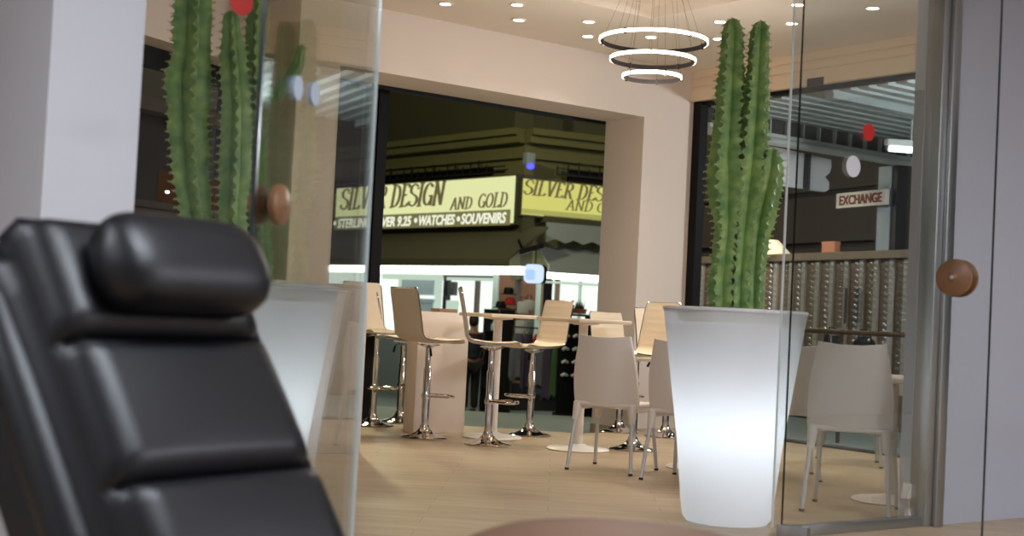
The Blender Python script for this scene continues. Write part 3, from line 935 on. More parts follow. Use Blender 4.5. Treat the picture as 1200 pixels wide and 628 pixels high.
M['brownwall'] = mat('dark_brown_wall', (56, 48, 45), .8, noise=.1, nscale=2)
M['corr'] = mat('grey_corrugated_metal', (150, 160, 158), .55, .1, noise=.05, nscale=5)
M['gutter'] = mat('pale_grey_metal', (172, 178, 172), .5, .2, noise=.04, nscale=8)
M['bars'] = mat('dark_blind', (52, 50, 46), .7, noise=.1, nscale=5)
M['signboard'] = mat('white_board', (186, 190, 194), .6, noise=.03, nscale=5)
M['exwhite'] = mat('white_sign_board', (214, 208, 200), .6, noise=.02, nscale=5)
M['exred'] = mat('dark_red_lettering', (120, 44, 34), .6, noise=.05, nscale=9)
M['rackwood'] = mat('brown_rack_board', (112, 94, 74), .6, noise=.12, nscale=3)
M['rackrail'] = mat('grey_brown_rail', (118, 104, 88), .6, noise=.06, nscale=5)
M['strip'] = mat('clear_acrylic_strip', (186, 182, 176), .3, noise=.1, nscale=9)
M['sun1'] = mat('pale_lens', (190, 200, 214), .12, .75)
M['sun2'] = mat('grey_lens', (130, 136, 138), .15, .7)
M['sun3'] = mat('green_grey_lens', (150, 160, 138), .15, .7)
M['lampshade'] = mat('lit_lampshade', (236, 228, 196), .7, emit=(244, 232, 196), estr=.75)
M['orange'] = mat('salmon_box', (214, 142, 110), .7, noise=.04, nscale=6)
M['bluepost'] = mat('blue_grey_post', (142, 154, 162), .6, noise=.05, nscale=5)
M['darkmetal'] = mat('dark_metal', (44, 42, 42), .5, .4)
M['browntube'] = mat('brown_tube', (96, 76, 56), .4, .5)
M['amber'] = mat_emit('amber_window', (150, 92, 18), .1)
M['brownledge'] = mat('grey_brown_ledge', (98, 84, 76), .75, noise=.08, nscale=3)

# inner floor runs past the window up to the street edge, then the paving slopes down
fa, fb = onz(541, 498), onz(672, 506.5)
e0 = uv(-8, v_far); 
dd = (fb-fa).normalized()
pl = fa - dd*14; pr = fa + dd*10
bm = nb()
vs = [bm.verts.new(p) for p in (Vector((pl.x, pl.y, -.03)), Vector((pr.x, pr.y, -.03)), Vector((pr.x+12, 24, -.76)), Vector((pl.x-12, 24, -.76)))]
bm.faces.new(vs)
v2 = [vs[3], vs[2], bm.verts.new((24, 60, -.76)), bm.verts.new((-30, 60, -.76))]
bm.faces.new(v2)
r = bmesh.ops.extrude_face_region(bm, geom=list(bm.faces)); bmesh.ops.translate(bm, vec=(0, 0, -.2), verts=[g_ for g_ in r['geom'] if isinstance(g_, bmesh.types.BMVert)])
struct('pavement', bm, 'pave')
bm = nb()
q = [uv(u_K+.12, -2), uv(u_K+14, -2), uv(u_K+14, 19), uv(.88*19+.2, 19), uv(.88*10.3+.2, 10.3), uv(u_K+.12, 10.2)]
hi = [bm.verts.new(Vector((p.x, p.y, -.02))) for p in q]; lo = [bm.verts.new(Vector((p.x, p.y, -.12))) for p in q]
bm.faces.new(hi); bm.faces.new(list(reversed(lo)))
for i in range(6):
    j = (i+1) % 6; bm.faces.new((hi[j], hi[i], lo[i], lo[j]))
struct('pavement_arcade', bm, 'pave')

GZ = -.76
Cn = at(606, 368, 25.0); Cn.z = 0
def frame_of(xd):
    x = Vector((xd[0], xd[1], 0)).normalized(); y = Vector((-x.y, x.x, 0))
    return Matrix(((x.x, y.x, 0, Cn.x), (x.y, y.y, 0, Cn.y), (0, 0, 1, 0), (0, 0, 0, 1)))
XL = frame_of((.640, -.768)); XRt = frame_of((.896, .445))
def onpl(px, py, X, yoff=0):
    Xi = X.inverted(); o_ = Xi @ EYE; d = Xi.to_3x3() @ ray(px, py)
    t_ = (yoff-o_.y)/d.y; p = o_ + d*t_
    return p.x, p.z
def xrot(X):
    return math.atan2(X[1][0], X[0][0])

sb = thing('shop_building', 'corner shop across the street with olive walls and brightly lit front', 'building', (Cn.x, Cn.y, GZ))
def sub(name, bm, m, parent=sb, smooth=False):
    bmesh.ops.translate(bm, vec=-Vector((Cn.x, Cn.y, GZ)), verts=bm.verts)
    return obj(name, bm, m, parent, smooth)
zt_ = onpl(604, 207, XL)[1]; zb_ = onpl(602, 265, XL)[1]
zc_ = onpl(560, 165, XL)[1]
zl_ = onpl(560, 316, XL)[1]
# upper walls, cornice and set-back storey
for X, x0, x1 in ((XL, -12, 0), (XRt, 0, 9)):
    bm = nb(); box(bm, x0, x1, 0, .4, zl_+.05, zc_, X); sub('upper_wall', bm, 'olive')
    bm = nb(); box(bm, x0, x1, -.30, .4, zc_, zc_+.12, X); box(bm, x0, x1, -.2, .4, zc_-.14, zc_, X); box(bm, x0, x1, -.1, .4, zc_-.42, zc_-.34, X); sub('cornice', bm, 'olive')
    bm = nb(); box(bm, x0, x1, .5, .9, zc_+.1, zc_+2.6, X); sub('parapet', bm, 'oliveplain')
    # row of bird spikes above the sign
    bm = nb(); zz = zt_+.08
    n = 46 if X is XL else 34
    for i in range(n):
        xx = (x0 if X is XL else .6)+ (x1-.7-(x0 if X is XL else .6))*i/n
        box(bm, xx, xx+.025, -.16, -.14, zz, zz+.16+.05*((i*7) % 3), X)
    box(bm, (x0 if X is XL else .6), x1-.4, -.17, -.13, zz-.02, zz+.02, X); box(bm, (x0 if X is XL else .6), x1-.4, -.17, -.13, zz+.1, zz+.12, X)
    sub('spike_rail', bm, 'darkmetal')
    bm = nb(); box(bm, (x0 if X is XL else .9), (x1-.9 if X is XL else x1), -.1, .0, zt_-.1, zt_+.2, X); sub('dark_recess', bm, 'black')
# lit shop front: left face
def flat(px0, px1, py0, py1, X, y0, y1, m, name, parent=sb):
    pm, qm = (px0+px1)/2, min((py0+py1)/2, 345); xa = onpl(px0, qm, X, y0)[0]; xb = onpl(px1, qm, X, y0)[0]; za = onpl(pm, py0, X, y0)[1]; zb2 = onpl(pm, py1, X, y0)[1]
    bm = nb(); box(bm, min(xa, xb), max(xa, xb), y0, y1, min(za, zb2), max(za, zb2), X); return sub(name, bm, m, parent)
bm = nb(); box(bm, -12, -.45, .3, .36, GZ, zl_, XL); sub('lit_window', bm, 'shopwhite')
bm = nb(); box(bm, .9, 9, .3, .36, GZ, zl_, XRt); sub('lit_window', bm, 'shopwhite')
bm = nb(); box(bm, -12, .62, -.5, -.4, zl_-.1, zl_+.04, XL); sub('strip_lamp', bm, 'striplight')
bm = nb(); box(bm, .0, 9, -.42, -.34, zl_-.13, zl_-.01, XRt); sub('strip_lamp', bm, 'striplight')
bm = nb(); box(bm, .35, 9, .08, .3, zl_-.2, zl_-.16, XRt); sub('frame_rail', bm, 'alum_glow')
flat(448, 586, 322, 328, XL, .18, .3, 'shopgreen', 'window_head')
wf = flat(466, 513, 325, 372, XL, .2, .3, 'shopgreen', 'window_frame')
flat(470, 507, 328, 366, XL, .17, .2, 'shopgrey', 'pane', wf)
flat(492, 508, 346, 350, XL, .14, .17, 'shopwhite', 'bright_shelf', wf)
flat(472, 508, 350, 354, XL, .14, .17, 'shopgrey', 'shelf', wf)
df = flat(519, 521.5, 324, 420, XL, .16, .3, 'darkmetal', 'door_jamb')
flat(519, 578, 323, 325, XL, .16, .3, 'darkmetal', 'door_head')
flat(522, 532, 330, 346, XL, .2, .29, 'poster', 'poster')
flat(522, 534, 352, 372, XL, .2, .29, 'shopgreen', 'display_card')
flat(556, 558, 326, 400, XL, .2, .3, 'brownledge', 'mullion')
flat(577, 583.5, 317, 420, XL, .1, .3, 'alum_glow', 'corner_upright')
flat(584.5, 603, 317, 470, XL, .12, .3, 'slatwood', 'slatted_wall')
flat(607, 628, 317, 470, XRt, .12, .3, 'slatwood', 'slatted_wall')
flat(602.5, 606, 317, 470, XL, .05, .3, 'brownledge', 'corner_trim')
flat(628, 634, 320, 420, XRt, .1, .3, 'alum_glow', 'upright')
for a_, b_ in ((634.5, 636.5), (654, 656)):
    flat(a_, b_, 326, 420, XRt, .15, .3, 'brownwood', 'wooden_upright')
flat(680.5, 681.5, 326, 420, XRt, .2, .3, 'alum_glow', 'upright')
# plinth of dark stone under the windows
bm = nb(); box(bm, -12, -.8, .0, .34, GZ, .42, XL); sub('plinth', bm, 'bluepost'); bm = nb(); box(bm, -.8, 0, .0, .34, GZ, GZ+.5, XL); box(bm, 0, 9, .0, .34, GZ, GZ+.3, XRt); sub('plinth', bm, 'darkmetal')
# awnings
def awning(X, x0, x1, z0, z1, out, m, name, scallop=0):
    bm = nb(); prism_pts = [(0, z0), (-out, z1+.14), (-out, z1), (-out+.03, z1), (-out+.03, z1+.12), (0, z0-.05)]
    a = [bm.verts.new(X @ Vector((x0, y, z))) for y, z in prism_pts]; b = [bm.verts.new(X @ Vector((x1, y, z))) for y, z in prism_pts]
    bm.faces.new(a); bm.faces.new(list(reversed(b)))
    for i in range(len(a)):
        j = (i+1) % len(a); bm.faces.new((a[i], a[j], b[j], b[i]))
    return sub(name, bm, m)
zaw = 1+ (365-309)*(24.4/F)
awning(XL, -12, .75, zb_-.02, zaw-.02, .9, 'awning', 'awning')
awning(XRt, .35, 9, onpl(660, 290, XRt, 0)[1], zaw-.06, .5, 'awninggrey', 'awning')
bm = nb(); z1 = onpl(660, 262, XRt, -.3)[1]; z2 = onpl(660, 284, XRt, -.3)[1]
poly = [(.35, z1), (9, z1), (9, z2)]
nsc = 44
for i in range(nsc, -1, -1):
    xx = .35+8.65*i/nsc; poly.append((xx, z2+(.05 if i % 2 else -.02)))
prism(bm, poly, -.34, -.31, XRt); sub('scalloped_valance', bm, 'awninggrey')
bm = nb(); box(bm, .3, 9, -.3, .0, z1, z1+.16, XRt); sub('awning_housing', bm, 'oliveplain')
bm = nb(); box(bm, -.12, .12, -.26, .1, zb_-1.0, zt_, XRt); sub('corner_pier', bm, 'oliveplain')

# ---- stroke lettering with a broad nib (sloping serif capitals)
def arc(cx, cz, rx, rz, a0, a1, n=12):
    return [(cx+rx*math.cos(math.radians(a0+(a1-a0)*i/n)), cz+rz*math.sin(math.radians(a0+(a1-a0)*i/n))) for i in range(n+1)]
GL = {
 'S': (.56, [arc(.28, .75, .22, .22, 30, 270) + arc(.28, .26, .24, .24, 90, -150)], [(.5, .78, .08), (.06, .2, .08)]),
 'I': (.3, [[(.15, 0), (.15, 1)]], [(.15, 0, .14), (.15, 1, .14)]),
 'L': (.52, [[(.15, 0), (.15, 1)], [(.15, .03), (.48, .03), (.5, .18)]], [(.15, 1, .14), (.1, 0, .1)]),
 'V': (.6, [[(.1, 1), (.3, 0), (.52, 1)]], [(.1, 1, .12), (.52, 1, .1)]),
 'E': (.54, [[(.15, 0), (.15, 1)], [(.15, .03), (.48, .03), (.5, .16)], [(.15, .97), (.46, .97), (.48, .84)], [(.15, .52), (.38, .52)]], [(.1, 0, .1), (.1, 1, .1)]),
 'R': (.6, [[(.15, 0), (.15, 1)], [(.15, .97)] + arc(.32, .74, .18, .23, 90, -90) + [(.15, .51)], [(.3, .5), (.52, 0)]], [(.15, 0, .13), (.12, 1, .1), (.54, 0, .08)]),
 'D': (.62, [[(.15, 0), (.15, 1)], [(.15, .97)] + arc(.3, .5, .25, .47, 90, -90) + [(.15, .03)]], [(.1, 0, .1), (.1, 1, .1)]),
 'G': (.62, [arc(.32, .5, .25, .47, 40, 330), [(.54, .0), (.54, .42)], [(.38, .42), (.6, .42)]], []),
 'N': (.66, [[(.13, 0), (.13, 1)], [(.13, 1), (.53, 0)], [(.53, 0), (.53, 1)]], [(.13, 0, .1), (.1, 1, .1), (.53, 1, .1)]),
 'A': (.62, [[(.08, 0), (.32, 1), (.53, 0)], [(.18, .34), (.44, .34)]], [(.08, 0, .1), (.53, 0, .1)]),
 'O': (.64, [arc(.32, .5, .25, .47, 0, 360, 20)], []),
 ' ': (.3, [], []),
}
def letters(bm, text, x0, z0, h, wtot, X, y, nib=.12, slant=.22):
    adv = sum(GL[c][0] for c in text); k = wtot/adv
    x = 0
    for c in text:
        w_, strokes, ser = GL[c]
        def put(pts4):
            prism(bm, [(x0 + (px_ + x)*k + pz*h*slant, z0+pz*h) for px_, pz in pts4], y, y+.02, X)
        for st in strokes:
            for (ax, az), (bx_, bz) in zip(st, st[1:]):
                nx_, nz_ = nib*.5, .035
                # parallelogram swept by a nib nearly level
                if abs(bx_-ax)*nz_*2 > abs(bz-az)*nx_ * .6:
                    pts_ = [(ax, az-nz_), (bx_, bz-nz_), (bx_, bz+nz_), (ax, az+nz_)]
                    put(pts_)
                if abs(bz-az) > .02:
                    put([(ax-nx_, az), (ax+nx_, az), (bx_+nx_, bz), (bx_-nx_, bz)])
        for sx, sz, sw in ser:
            put([(sx-sw, sz-.03), (sx+sw, sz-.03), (sx+sw, sz+.03), (sx-sw, sz+.03)])
        x += w_

def text(body, size, m, parent, loc, X, xscale=1, shear=0, bold=0, name='lettering'):
    c = bpy.data.curves.new(name, 'FONT'); c.body = body; c.size = size; c.shear = shear; c.offset = bold; c.extrude = .004
    c.align_x = 'LEFT'; c.resolution_u = 4
    o = bpy.data.objects.new(name, c); COL.objects.link(o); c.materials.append(M[m])
    R3 = X.to_3x3().to_4x4()
    o.matrix_world = Matrix.Translation(loc) @ R3 @ RX(PI/2) @ Matrix.Diagonal((xscale, 1, 1, 1))
    me = bpy.data.meshes.new_from_object(o); bpy.data.objects.remove(o)
    o = bpy.data.objects.new(name, me); COL.objects.link(o)
    return o

def sign_box(label, X, x0, x1, z0, z1, m, y0=-.3, y1=-.04):
    p = X @ Vector((x0, y0, z0))
    t = thing('shop_sign', label, 'shop sign', p, xrot(X))
    L_ = x1-x0; H_ = z1-z0
    bm = nb(); box(bm, 0, L_, .02, y1-y0, 0, H_); obj('case', bm, 'oliveplain', t, False)
    bm = nb(); box(bm, .03, L_-.03, 0, .03, .03, H_-.03); obj('lit_face', bm, m, t, False)
    return t, L_, H_
xs0 = onpl(393, 240, XL, -.3)[0]; xs1 = onpl(603, 240, XL, -.3)[0]
ysg = -.3
t, L_, H_ = sign_box('long cream backlit sign lettered SILVER DESIGN AND GOLD above the dark awning', XL, xs0, xs1, zb_, zt_, 'signL')
def lx(px, py=235): return onpl(px, py, XL, ysg)[0]-xs0
def lz(px, py): return onpl(px, py, XL, ysg)[1]-zb_
bm = nb(); box(bm, .03, L_-.1, -.01, .0, lz(560, 266)+.02, lz(560, 247)); obj('lower_band', bm, 'signband', t, False)
bm = nb(); letters(bm, 'SILVER DESIGN', lx(399), lz(440, 244), lz(440, 218.5)-lz(440, 244), lx(519)-lx(399), I4, -.015, .15); obj('lettering', bm, 'signink', t, False)
bm = nb(); letters(bm, 'AND', lx(528), lz(545, 245), lz(545, 231)-lz(545, 245), lx(553)-lx(528), I4, -.015, .12); obj('lettering', bm, 'signink', t, False)
bm = nb(); letters(bm, 'GOLD', lx(560), lz(580, 243), lz(580, 226)-lz(580, 243), lx(594)-lx(560), I4, -.015, .12); obj('lettering', bm, 'signink', t, False)
BANDZ = lz(500, 265.5)
def band(body, px0, px1, size):
    c = text(body, size, 'signwhite', None, Vector((0, 0, 0)), I4, 1, .2, .007)
    w0 = max(v.co.x for v in c.data.vertices)
    c.parent = t
    c.matrix_basis = T(lx(px0), -.016, BANDZ+.03) @ RX(PI/2) @ Matrix.Diagonal(((lx(px1)-lx(px0))/w0, 1, 1, 1))
band('STERLING SILVER 9.25', 398, 484, .27)
band('WATCHES', 492, 535, .27)
band('SOUVENIRS', 542, 595, .27)
bm = nb()
for px_ in (394.5, 489, 539):
    lathe(bm, [(.05, -.006), (.05, .006)], 14, T(lx(px_), -.012, BANDZ+.13) @ RX(PI/2))
obj('bullet_dot', bm, 'signwhite', t, False)

zr0 = onpl(660, 257, XRt, -.3)[1]; zr1 = onpl(660, 212, XRt, -.3)[1]
xr0 = onpl(611, 230, XRt, -.3)[0]
t, L_, H_ = sign_box('yellow backlit sign lettered SILVER DESIGN cut off by the white column', XRt, xr0, xr0+5.2, zr0, zr1, 'signR')
def rx_(px, py=235): return onpl(px, py, XRt, ysg)[0]-xr0
def rz_(px, py): return onpl(px, py, XRt, ysg)[1]-zr0
bm = nb(); box(bm, .03, L_-.03, -.008, .0, rz_(660, 254)+.0, rz_(660, 248.5)); obj('lower_band', bm, 'signbandR', t, False)
bm = nb(); letters(bm, 'SILVER DESIGN', rx_(612), rz_(660, 232), rz_(660, 214)-rz_(660, 232), (rx_(708)-rx_(612))*1.28, I4, -.015, .15); obj('lettering', bm, 'signink', t, False)
bm = nb(); letters(bm, 'AND GOLD', rx_(663), rz_(690, 248), rz_(690, 236)-rz_(690, 248), (rx_(708)-rx_(663))*1.65, I4, -.015, .1); obj('lettering', bm, 'signink', t, False)

# alarm box with blue lamp, flood lamp, round light box
p = at(620, 190, 24.6)
t = thing('alarm_box', 'small alarm box with glowing blue lamp above the two signs', 'alarm', p, xrot(XRt))
bm = nb(); box(bm, -.09, .09, -.08, .1, -.06, .17, I4, .02); obj('case', bm, 'bluepost', t)
bm = nb(); ball(bm, (0, -.06, -.08), .075, I4, (1, .8, .7)); obj('lamp', bm, 'bluelamp', t)
p = at(622, 293, 23.9)
t = thing('flood_lamp', 'black flood lamp on bracket at the shop corner', 'lamp', p, 0)
bm = nb(); loft(bm, [[Vector(q) for q in ((-.2, -.1, -.1), (-.2, .1, -.1), (-.2, .1, 0), (-.2, -.1, 0))], [Vector(q) for q in ((.22, -.14, .04), (.22, .14, .04), (.22, .14, .13), (.22, -.14, .13))]]); obj('head', bm, 'black', t, False)
bm = nb(); tube(bm, [(-.15, .0, .0), (-.22, .1, .15), (-.22, .5, .2)], .02, 8); obj('bracket', bm, 'black', t)
p = at(627, 321, 23.7)
t = thing('projecting_sign', 'small rounded blue-white light box sign projecting from the shop corner', 'shop sign', p, math.radians(-38))
bm = nb()
def rrect(w_, h_, r_, n=6):
    o_ = []
    for cx_, cz_, a0 in ((w_-r_, h_-r_, 0), (-w_+r_, h_-r_, 90), (-w_+r_, -h_+r_, 180), (w_-r_, -h_+r_, 270)):
        o_ += arc(cx_, cz_, r_, r_, a0, a0+90, n)
    return o_
prism(bm, rrect(.17, .165, .1), -.1, .1); obj('case', bm, 'bluewhite', t, False)
bm = nb(); prism(bm, [(a_*1.02, b_*1.02) for a_, b_ in rrect(.17, .165, .1)], .03, .12, RZ(0)); obj('edge_band', bm, 'black', t, False)
bm = nb(); prism(bm, rrect(.1, .09, .03), -.11, -.1, T(-.02, 0, -.02)); obj('blue_print', bm, 'bluepanel', t, False)
bm = nb(); tube(bm, [(0, .0, .17), (0, 0, .45)], .015, 6); obj('bracket', bm, 'darkmetal', t)

# ---- goods in front of the corner shop
def ground(px, Y):
    p = at(px, 450, Y); p.z = -.03-.73*(Y-11.6)/(24-11.6) if Y < 24 else GZ; return p
def goods_rack(px, Y, w_, h_, label, rz):
    p = ground(px, Y)
    t = thing('goods_rack', label, 'shelf rack', p, rz)
    for sx in (-1, 1):
        bm = nb(); box(bm, sx*w_/2-.015, sx*w_/2+.015, -.15, .15, 0, h_); obj('upright', bm, 'darkmetal', t, False)
    n = 6
    for i in range(n):
        z = .12+(h_-.17)*i/(n-1)
        bm = nb(); box(bm, -w_/2, w_/2, -.15, .15, z-.01, z+.01); obj('shelf', bm, 'darkmetal', t, False)
    return t, p, w_, h_, n
R_ = goods_rack(581, 22.6, .42, 1.75, 'tall dark rack of small goods by the slatted corner wall', xrot(XL))
rr_ = random.Random(3)
for i in range(5):
    for k in range(3):
        z = .12+(R_[3]-.17)*i/5+.012
        q = R_[1] + Vector((math.cos(xrot(XL))*(k-1)*.13, math.sin(xrot(XL))*(k-1)*.13, z))
        bm = nb()
        lathe(bm, [(.035, 0), (.05, .03), (.045, .1), (.02, .13), (.018, .17)], 10)
        o = obj('souvenir_bottle', bm, ['darkcloth', 'shopgrey', 'bluecloth'][(i+k) % 3]); o.location = q
        tag(o, 'small dark souvenir on the tall rack at the slatted corner', 'souvenir', 'souvenirs on the dark rack')

def garment(px, Y, ztop, h_, w_, m, label, seed):
    rg_ = random.Random(seed)
    p = at(px, 420, Y); p.z = ztop
    t = thing('hanging_garment', label, 'garment', p, rg_.uniform(-.3, .3)+xrot(XRt), 'clothes hanging outside the corner shop')
    bm = nb(); loops = []
    for i in range(9):
        f = i/8; lp = []
        for k in range(20):
            a = 2*PI*k/20
            ww = w_*(.55+.45*min(1, f*3)) * (1+.15*f)
            lp.append(Vector((ww*math.cos(a)*(1+.1*math.sin(3*a+seed)), .05*math.sin(a)*(1+.5*math.sin(5*a+seed)*f), -h_*f + (.04*math.sin(4*a+seed) if i == 8 else 0))))
        loops.append(lp)
    loft(bm, loops); obj('cloth', bm, m, t)
    bm = nb(); tube(bm, [(-w_*.5, 0, -.01), (0, 0, .04), (w_*.5, 0, -.01)], .008, 6); tube(bm, [(0, 0, .04), (0, 0, .09), (.02, 0, .11)], .005, 6); obj('hanger', bm, 'alu', t)
gy = 22.4
zh = at(640, 392, gy).z
pz = [(606, 'greycloth', .75, .13), (618, 'darkcloth', .9, .12), (628, 'redcloth', .35, .07), (636, 'greycloth', .85, .12), (645, 'darkcloth', 1.05, .12), (653, 'greencloth', 1.0, .1), (659, 'bluecloth', 1.0, .09)]
for i, (px, m_, h_, w_) in enumerate(pz):
    lb = ['grey garment leftmost on the rail of hanging clothes', 'dark purple top second from left on the clothes rail', 'short red scarf among the hanging clothes', 'grey cloth hanging beside the big dark purple dress', 'large dark purple dress hanging behind the second table', 'green cloth hanging behind the tan stool back', 'navy garment at the right end of the clothes rail'][i]
    garment(px, gy-.05*i, zh, h_, w_, m_, lb, i+1)
pa, pb = at(601, 388, gy), at(661, 391, gy-.35)
t = thing('clothes_rail', 'dark clothes rail standing outside the corner shop', 'clothes rail', (0, 0, 0))
gz_ = ground(640, gy).z
t.location = (pa.x, pa.y, gz_)
rel_ = Vector((pb.x-pa.x, pb.y-pa.y, 0)); hh = zh+.1-gz_
bm = nb(); tube(bm, [(0, 0, hh), rel_+Vector((0, 0, hh))], .014, 8); obj('rail', bm, 'darkmetal', t)
for q in (Vector((0, 0, 0)), rel_):
    bm = nb(); tube(bm, [q, q+Vector((0, 0, hh))], .014, 8); tube(bm, [q+Vector((0, -.2, .02)), q+Vector((0, .2, .02))], .014, 8); obj('upright', bm, 'darkmetal', t)

# white bags hanging at the slatted wall
for i, (px, py, w_, h_) in enumerate(((613, 356, .1, .17), (620, 354, .09, .15), (611, 378, .1, .2), (620, 378, .09, .2))):
    p = at(px, py, 23.2)
    t = thing('hanging_bag', ['pale bag hanging upper left on the brown slats', 'pale bag hanging upper right on the brown slats', 'pale bag hanging lower left on the brown slats', 'pale blue bag hanging lower right on the brown slats'][i], 'bag', p, .2*i, 'bags on the slatted wall')
    bm = nb(); box(bm, -w_, w_, -.05, .05, -h_, .04, I4, .03); obj('body', bm, 'whitecloth' if i != 3 else 'bluepost', t)
    bm = nb(); tube(bm, [(-w_*.5, 0, .03), (-w_*.3, 0, .12), (w_*.3, 0, .12), (w_*.5, 0, .03)], .01, 6); obj('strap', bm, 'darkcloth', t)
# hats
for i, (px, py, m_, lb) in enumerate(((587, 357, 'black', 'black hat on the stand by the slatted corner'), (596, 345, 'black', 'black hat topmost on the stand by the slatted corner'), (598, 357, 'redcloth', 'red cap on the stand by the slatted corner'))):
    p = at(px, py, 23.4)
    o = nb(); lathe(o, [(.15, 0), (.16, .01), (.095, .02), (.09, .08), (.07, .12), (.001, .13)], 20)
    o = obj('hat', o, m_); p.z -= .06 if i == 0 else 0; o.location = p; tag(o, lb, 'hat', 'hats at the corner')
p = ground(593, 23.4); ph_ = at(593, 360, 23.4).z-p.z-.02
t = thing('hat_stand', 'thin dark stand carrying three hats by the slatted corner', 'stand', p)
bm = nb(); lathe(bm, [(.18, 0), (.18, .02), (.02, .04), (.02, ph_-.02)], 16); obj('post', bm, 'darkmetal', t)
bm = nb(); box(bm, -.2, .2, -.16, .16, ph_-.02, ph_); obj('tray', bm, 'darkmetal', t, False)
# black display boards with white tags
for (px, pyc, Y, w_, lb) in ((665, 400, 21.9, .36, 'black display board with white goods left of the table column'), (696, 400, 21.6, .3, 'black display board with white goods right of the table column')):
    p = ground(px, Y); zt2 = at(px, 372, Y).z-p.z
    t = thing('display_board', lb, 'display', p, .35)
    bm = nb(); box(bm, -w_/2, w_/2, -.03, .03, .1, zt2); obj('board', bm, 'black', t, False)
    bm = nb(); box(bm, -w_/2, w_/2, -.15, .15, 0, .1); obj('foot', bm, 'black', t, False)
    for i in range(5):
        for k in range(2):
            bm = nb(); z = zt2-.1-.21*i; x = (k-.5)*w_*.5
            tube(bm, [(x-.05, -.05, z), (x, -.06, z+.03), (x+.06, -.05, z+.01)], [.022, .03, .02], 8); obj('shoe', bm, 'whitecloth', t)
# trough of spiky plants on the ledge
p = at(672, 364, 23.1)
t = thing('planter_trough', 'dark spiky plants in a trough behind the second table', 'plant', p, .4)
bm = nb(); loft(bm, [[Vector((sx*(.2+.02*f), sy*(.07+.01*f), -.05+.09*f)) for sx, sy in ((-1, -1), (1, -1), (1, 1), (-1, 1))] for f in (0, 1)]); obj('trough', bm, 'pot', t, False)
bm = nb(); rr_ = random.Random(5)
for i in range(90):
    x = rr_.uniform(-.2, .2); y = rr_.uniform(-.06, .06); a = rr_.uniform(0, 6.28); l_ = rr_.uniform(.08, .2); sp = rr_.uniform(.02, .1)
    q0 = Vector((x, y, .02)); q1 = q0+Vector((sp*math.cos(a), sp*math.sin(a), l_)); s_ = Vector((-math.sin(a), math.cos(a), 0))*.012
    v4 = [bm.verts.new(q0-s_), bm.verts.new(q0+s_), bm.verts.new(q1), bm.verts.new(q0+Vector((.012*math.cos(a), .012*math.sin(a), 0)))]
    bm.faces.new((v4[0], v4[1], v4[2])); bm.faces.new((v4[1], v4[3], v4[2])); bm.faces.new((v4[3], v4[0], v4[2]))
o = obj('foliage', bm, 'plantdark', t, False); o['kind'] = 'stuff'
p = ground(672, 23.1)
t = thing('plinth_table', 'narrow dark stand under the trough of spiky plants', 'stand', p, .4)
hq = at(672, 364, 23.1).z-.055-p.z
bm = nb(); box(bm, -.25, .25, -.12, .12, hq-.04, hq); obj('top', bm, 'darkmetal', t, False)
for sx in (-1, 1):
    bm = nb(); box(bm, sx*.22-.015, sx*.22+.015, -.1, .1, 0, hq-.04); obj('leg', bm, 'darkmetal', t, False)

# ---- person standing in the street, seen from behind
def skin_mesh(name, verts, edges, radii, m, parent, lv=2):
    me = bpy.data.meshes.new(name); me.from_pydata(verts, edges, [])
    o = bpy.data.objects.new(name, me); COL.objects.link(o)
    md = o.modifiers.new('skin', 'SKIN'); md.use_smooth_shade = True
    sv = me.skin_vertices[0].data
    for i, r in enumerate(radii):
        sv[i].radius = (r, r) if not isinstance(r, tuple) else r
        sv[i].use_root = (i == 0)
    s = o.modifiers.new('sub', 'SUBSURF'); s.levels = lv; s.render_levels = lv
    me.materials.append(M[m]); o.parent = parent
    return o
pf = ground(551, 22.4); hp = at(551, 371, 22.4).z - pf.z
k = hp/1.70
t = thing('person', 'person in dark shirt and black trousers standing outside behind the stools', 'person', pf, PI+.4)
def S(v): return [tuple(c*k for c in q) for q in v]
bv = [(0, 0, .92), (0, 0, 1.08), (0, .01, 1.25), (0, .015, 1.38), (0, .01, 1.46), (0, -.005, 1.53),    # 0-5 spine, neck
      (.16, .01, 1.38), (.21, .0, 1.12), (.22, -.05, .9), (.22, -.07, .82),                             # 6-9
      (-.16, .01, 1.38), (-.21, .0, 1.12), (-.2, -.07, .9), (-.2, -.09, .82),                           # 10-13
      (.09, 0, .84), (.1, -.01, .48), (.1, .02, .09), (.11, -.1, .035),                                 # 14-17
      (-.09, 0, .84), (-.1, -.03, .48), (-.09, .0, .09), (-.1, -.12, .035),                             # 18-21
      (0, -.015, 1.60), (0, -.01, 1.67)]
be = [(0, 1), (1, 2), (2, 3), (3, 4), (4, 5), (3, 6), (6, 7), (7, 8), (8, 9), (3, 10), (10, 11), (11, 12), (12, 13), (0, 14), (14, 15), (15, 16), (16, 17), (0, 18), (18, 19), (19, 20), (20, 21), (5, 22), (22, 23)]
br = [.13, .12, .135, .12, .05, .05, .055, .042, .034, .03, .055, .042, .034, .03, .08, .055, .036, .032, .08, .055, .036, .032, .085, .06]
skin_mesh('body', S(bv), be, [r*k for r in br], 'skin', t)
tv_ = [bv[i] for i in (0, 14, 15, 16, 18, 19, 20)]; te_ = [(0, 1), (1, 2), (2, 3), (0, 4), (4, 5), (5, 6)]
skin_mesh('trousers', S(tv_), te_, [r*k for r in (.15, .1, .08, .065, .1, .08, .065)], 'trousers', t)
sv_ = [bv[i] for i in (2, 1, 0, 3, 6, 7, 10, 11)]; se_ = [(0, 1), (1, 2), (0, 3), (3, 4), (4, 5), (3, 6), (6, 7)]
skin_mesh('shirt', S(sv_), se_, [r*k for r in (.165, .155, .16, .16, .092, .07, .092, .07)], 'shirt', t)
bm = nb(); ball(bm, (0, .02*k, 1.635*k), .1*k, I4, (.92, 1.02, 1.05)); obj('hair', bm, 'hair', t)
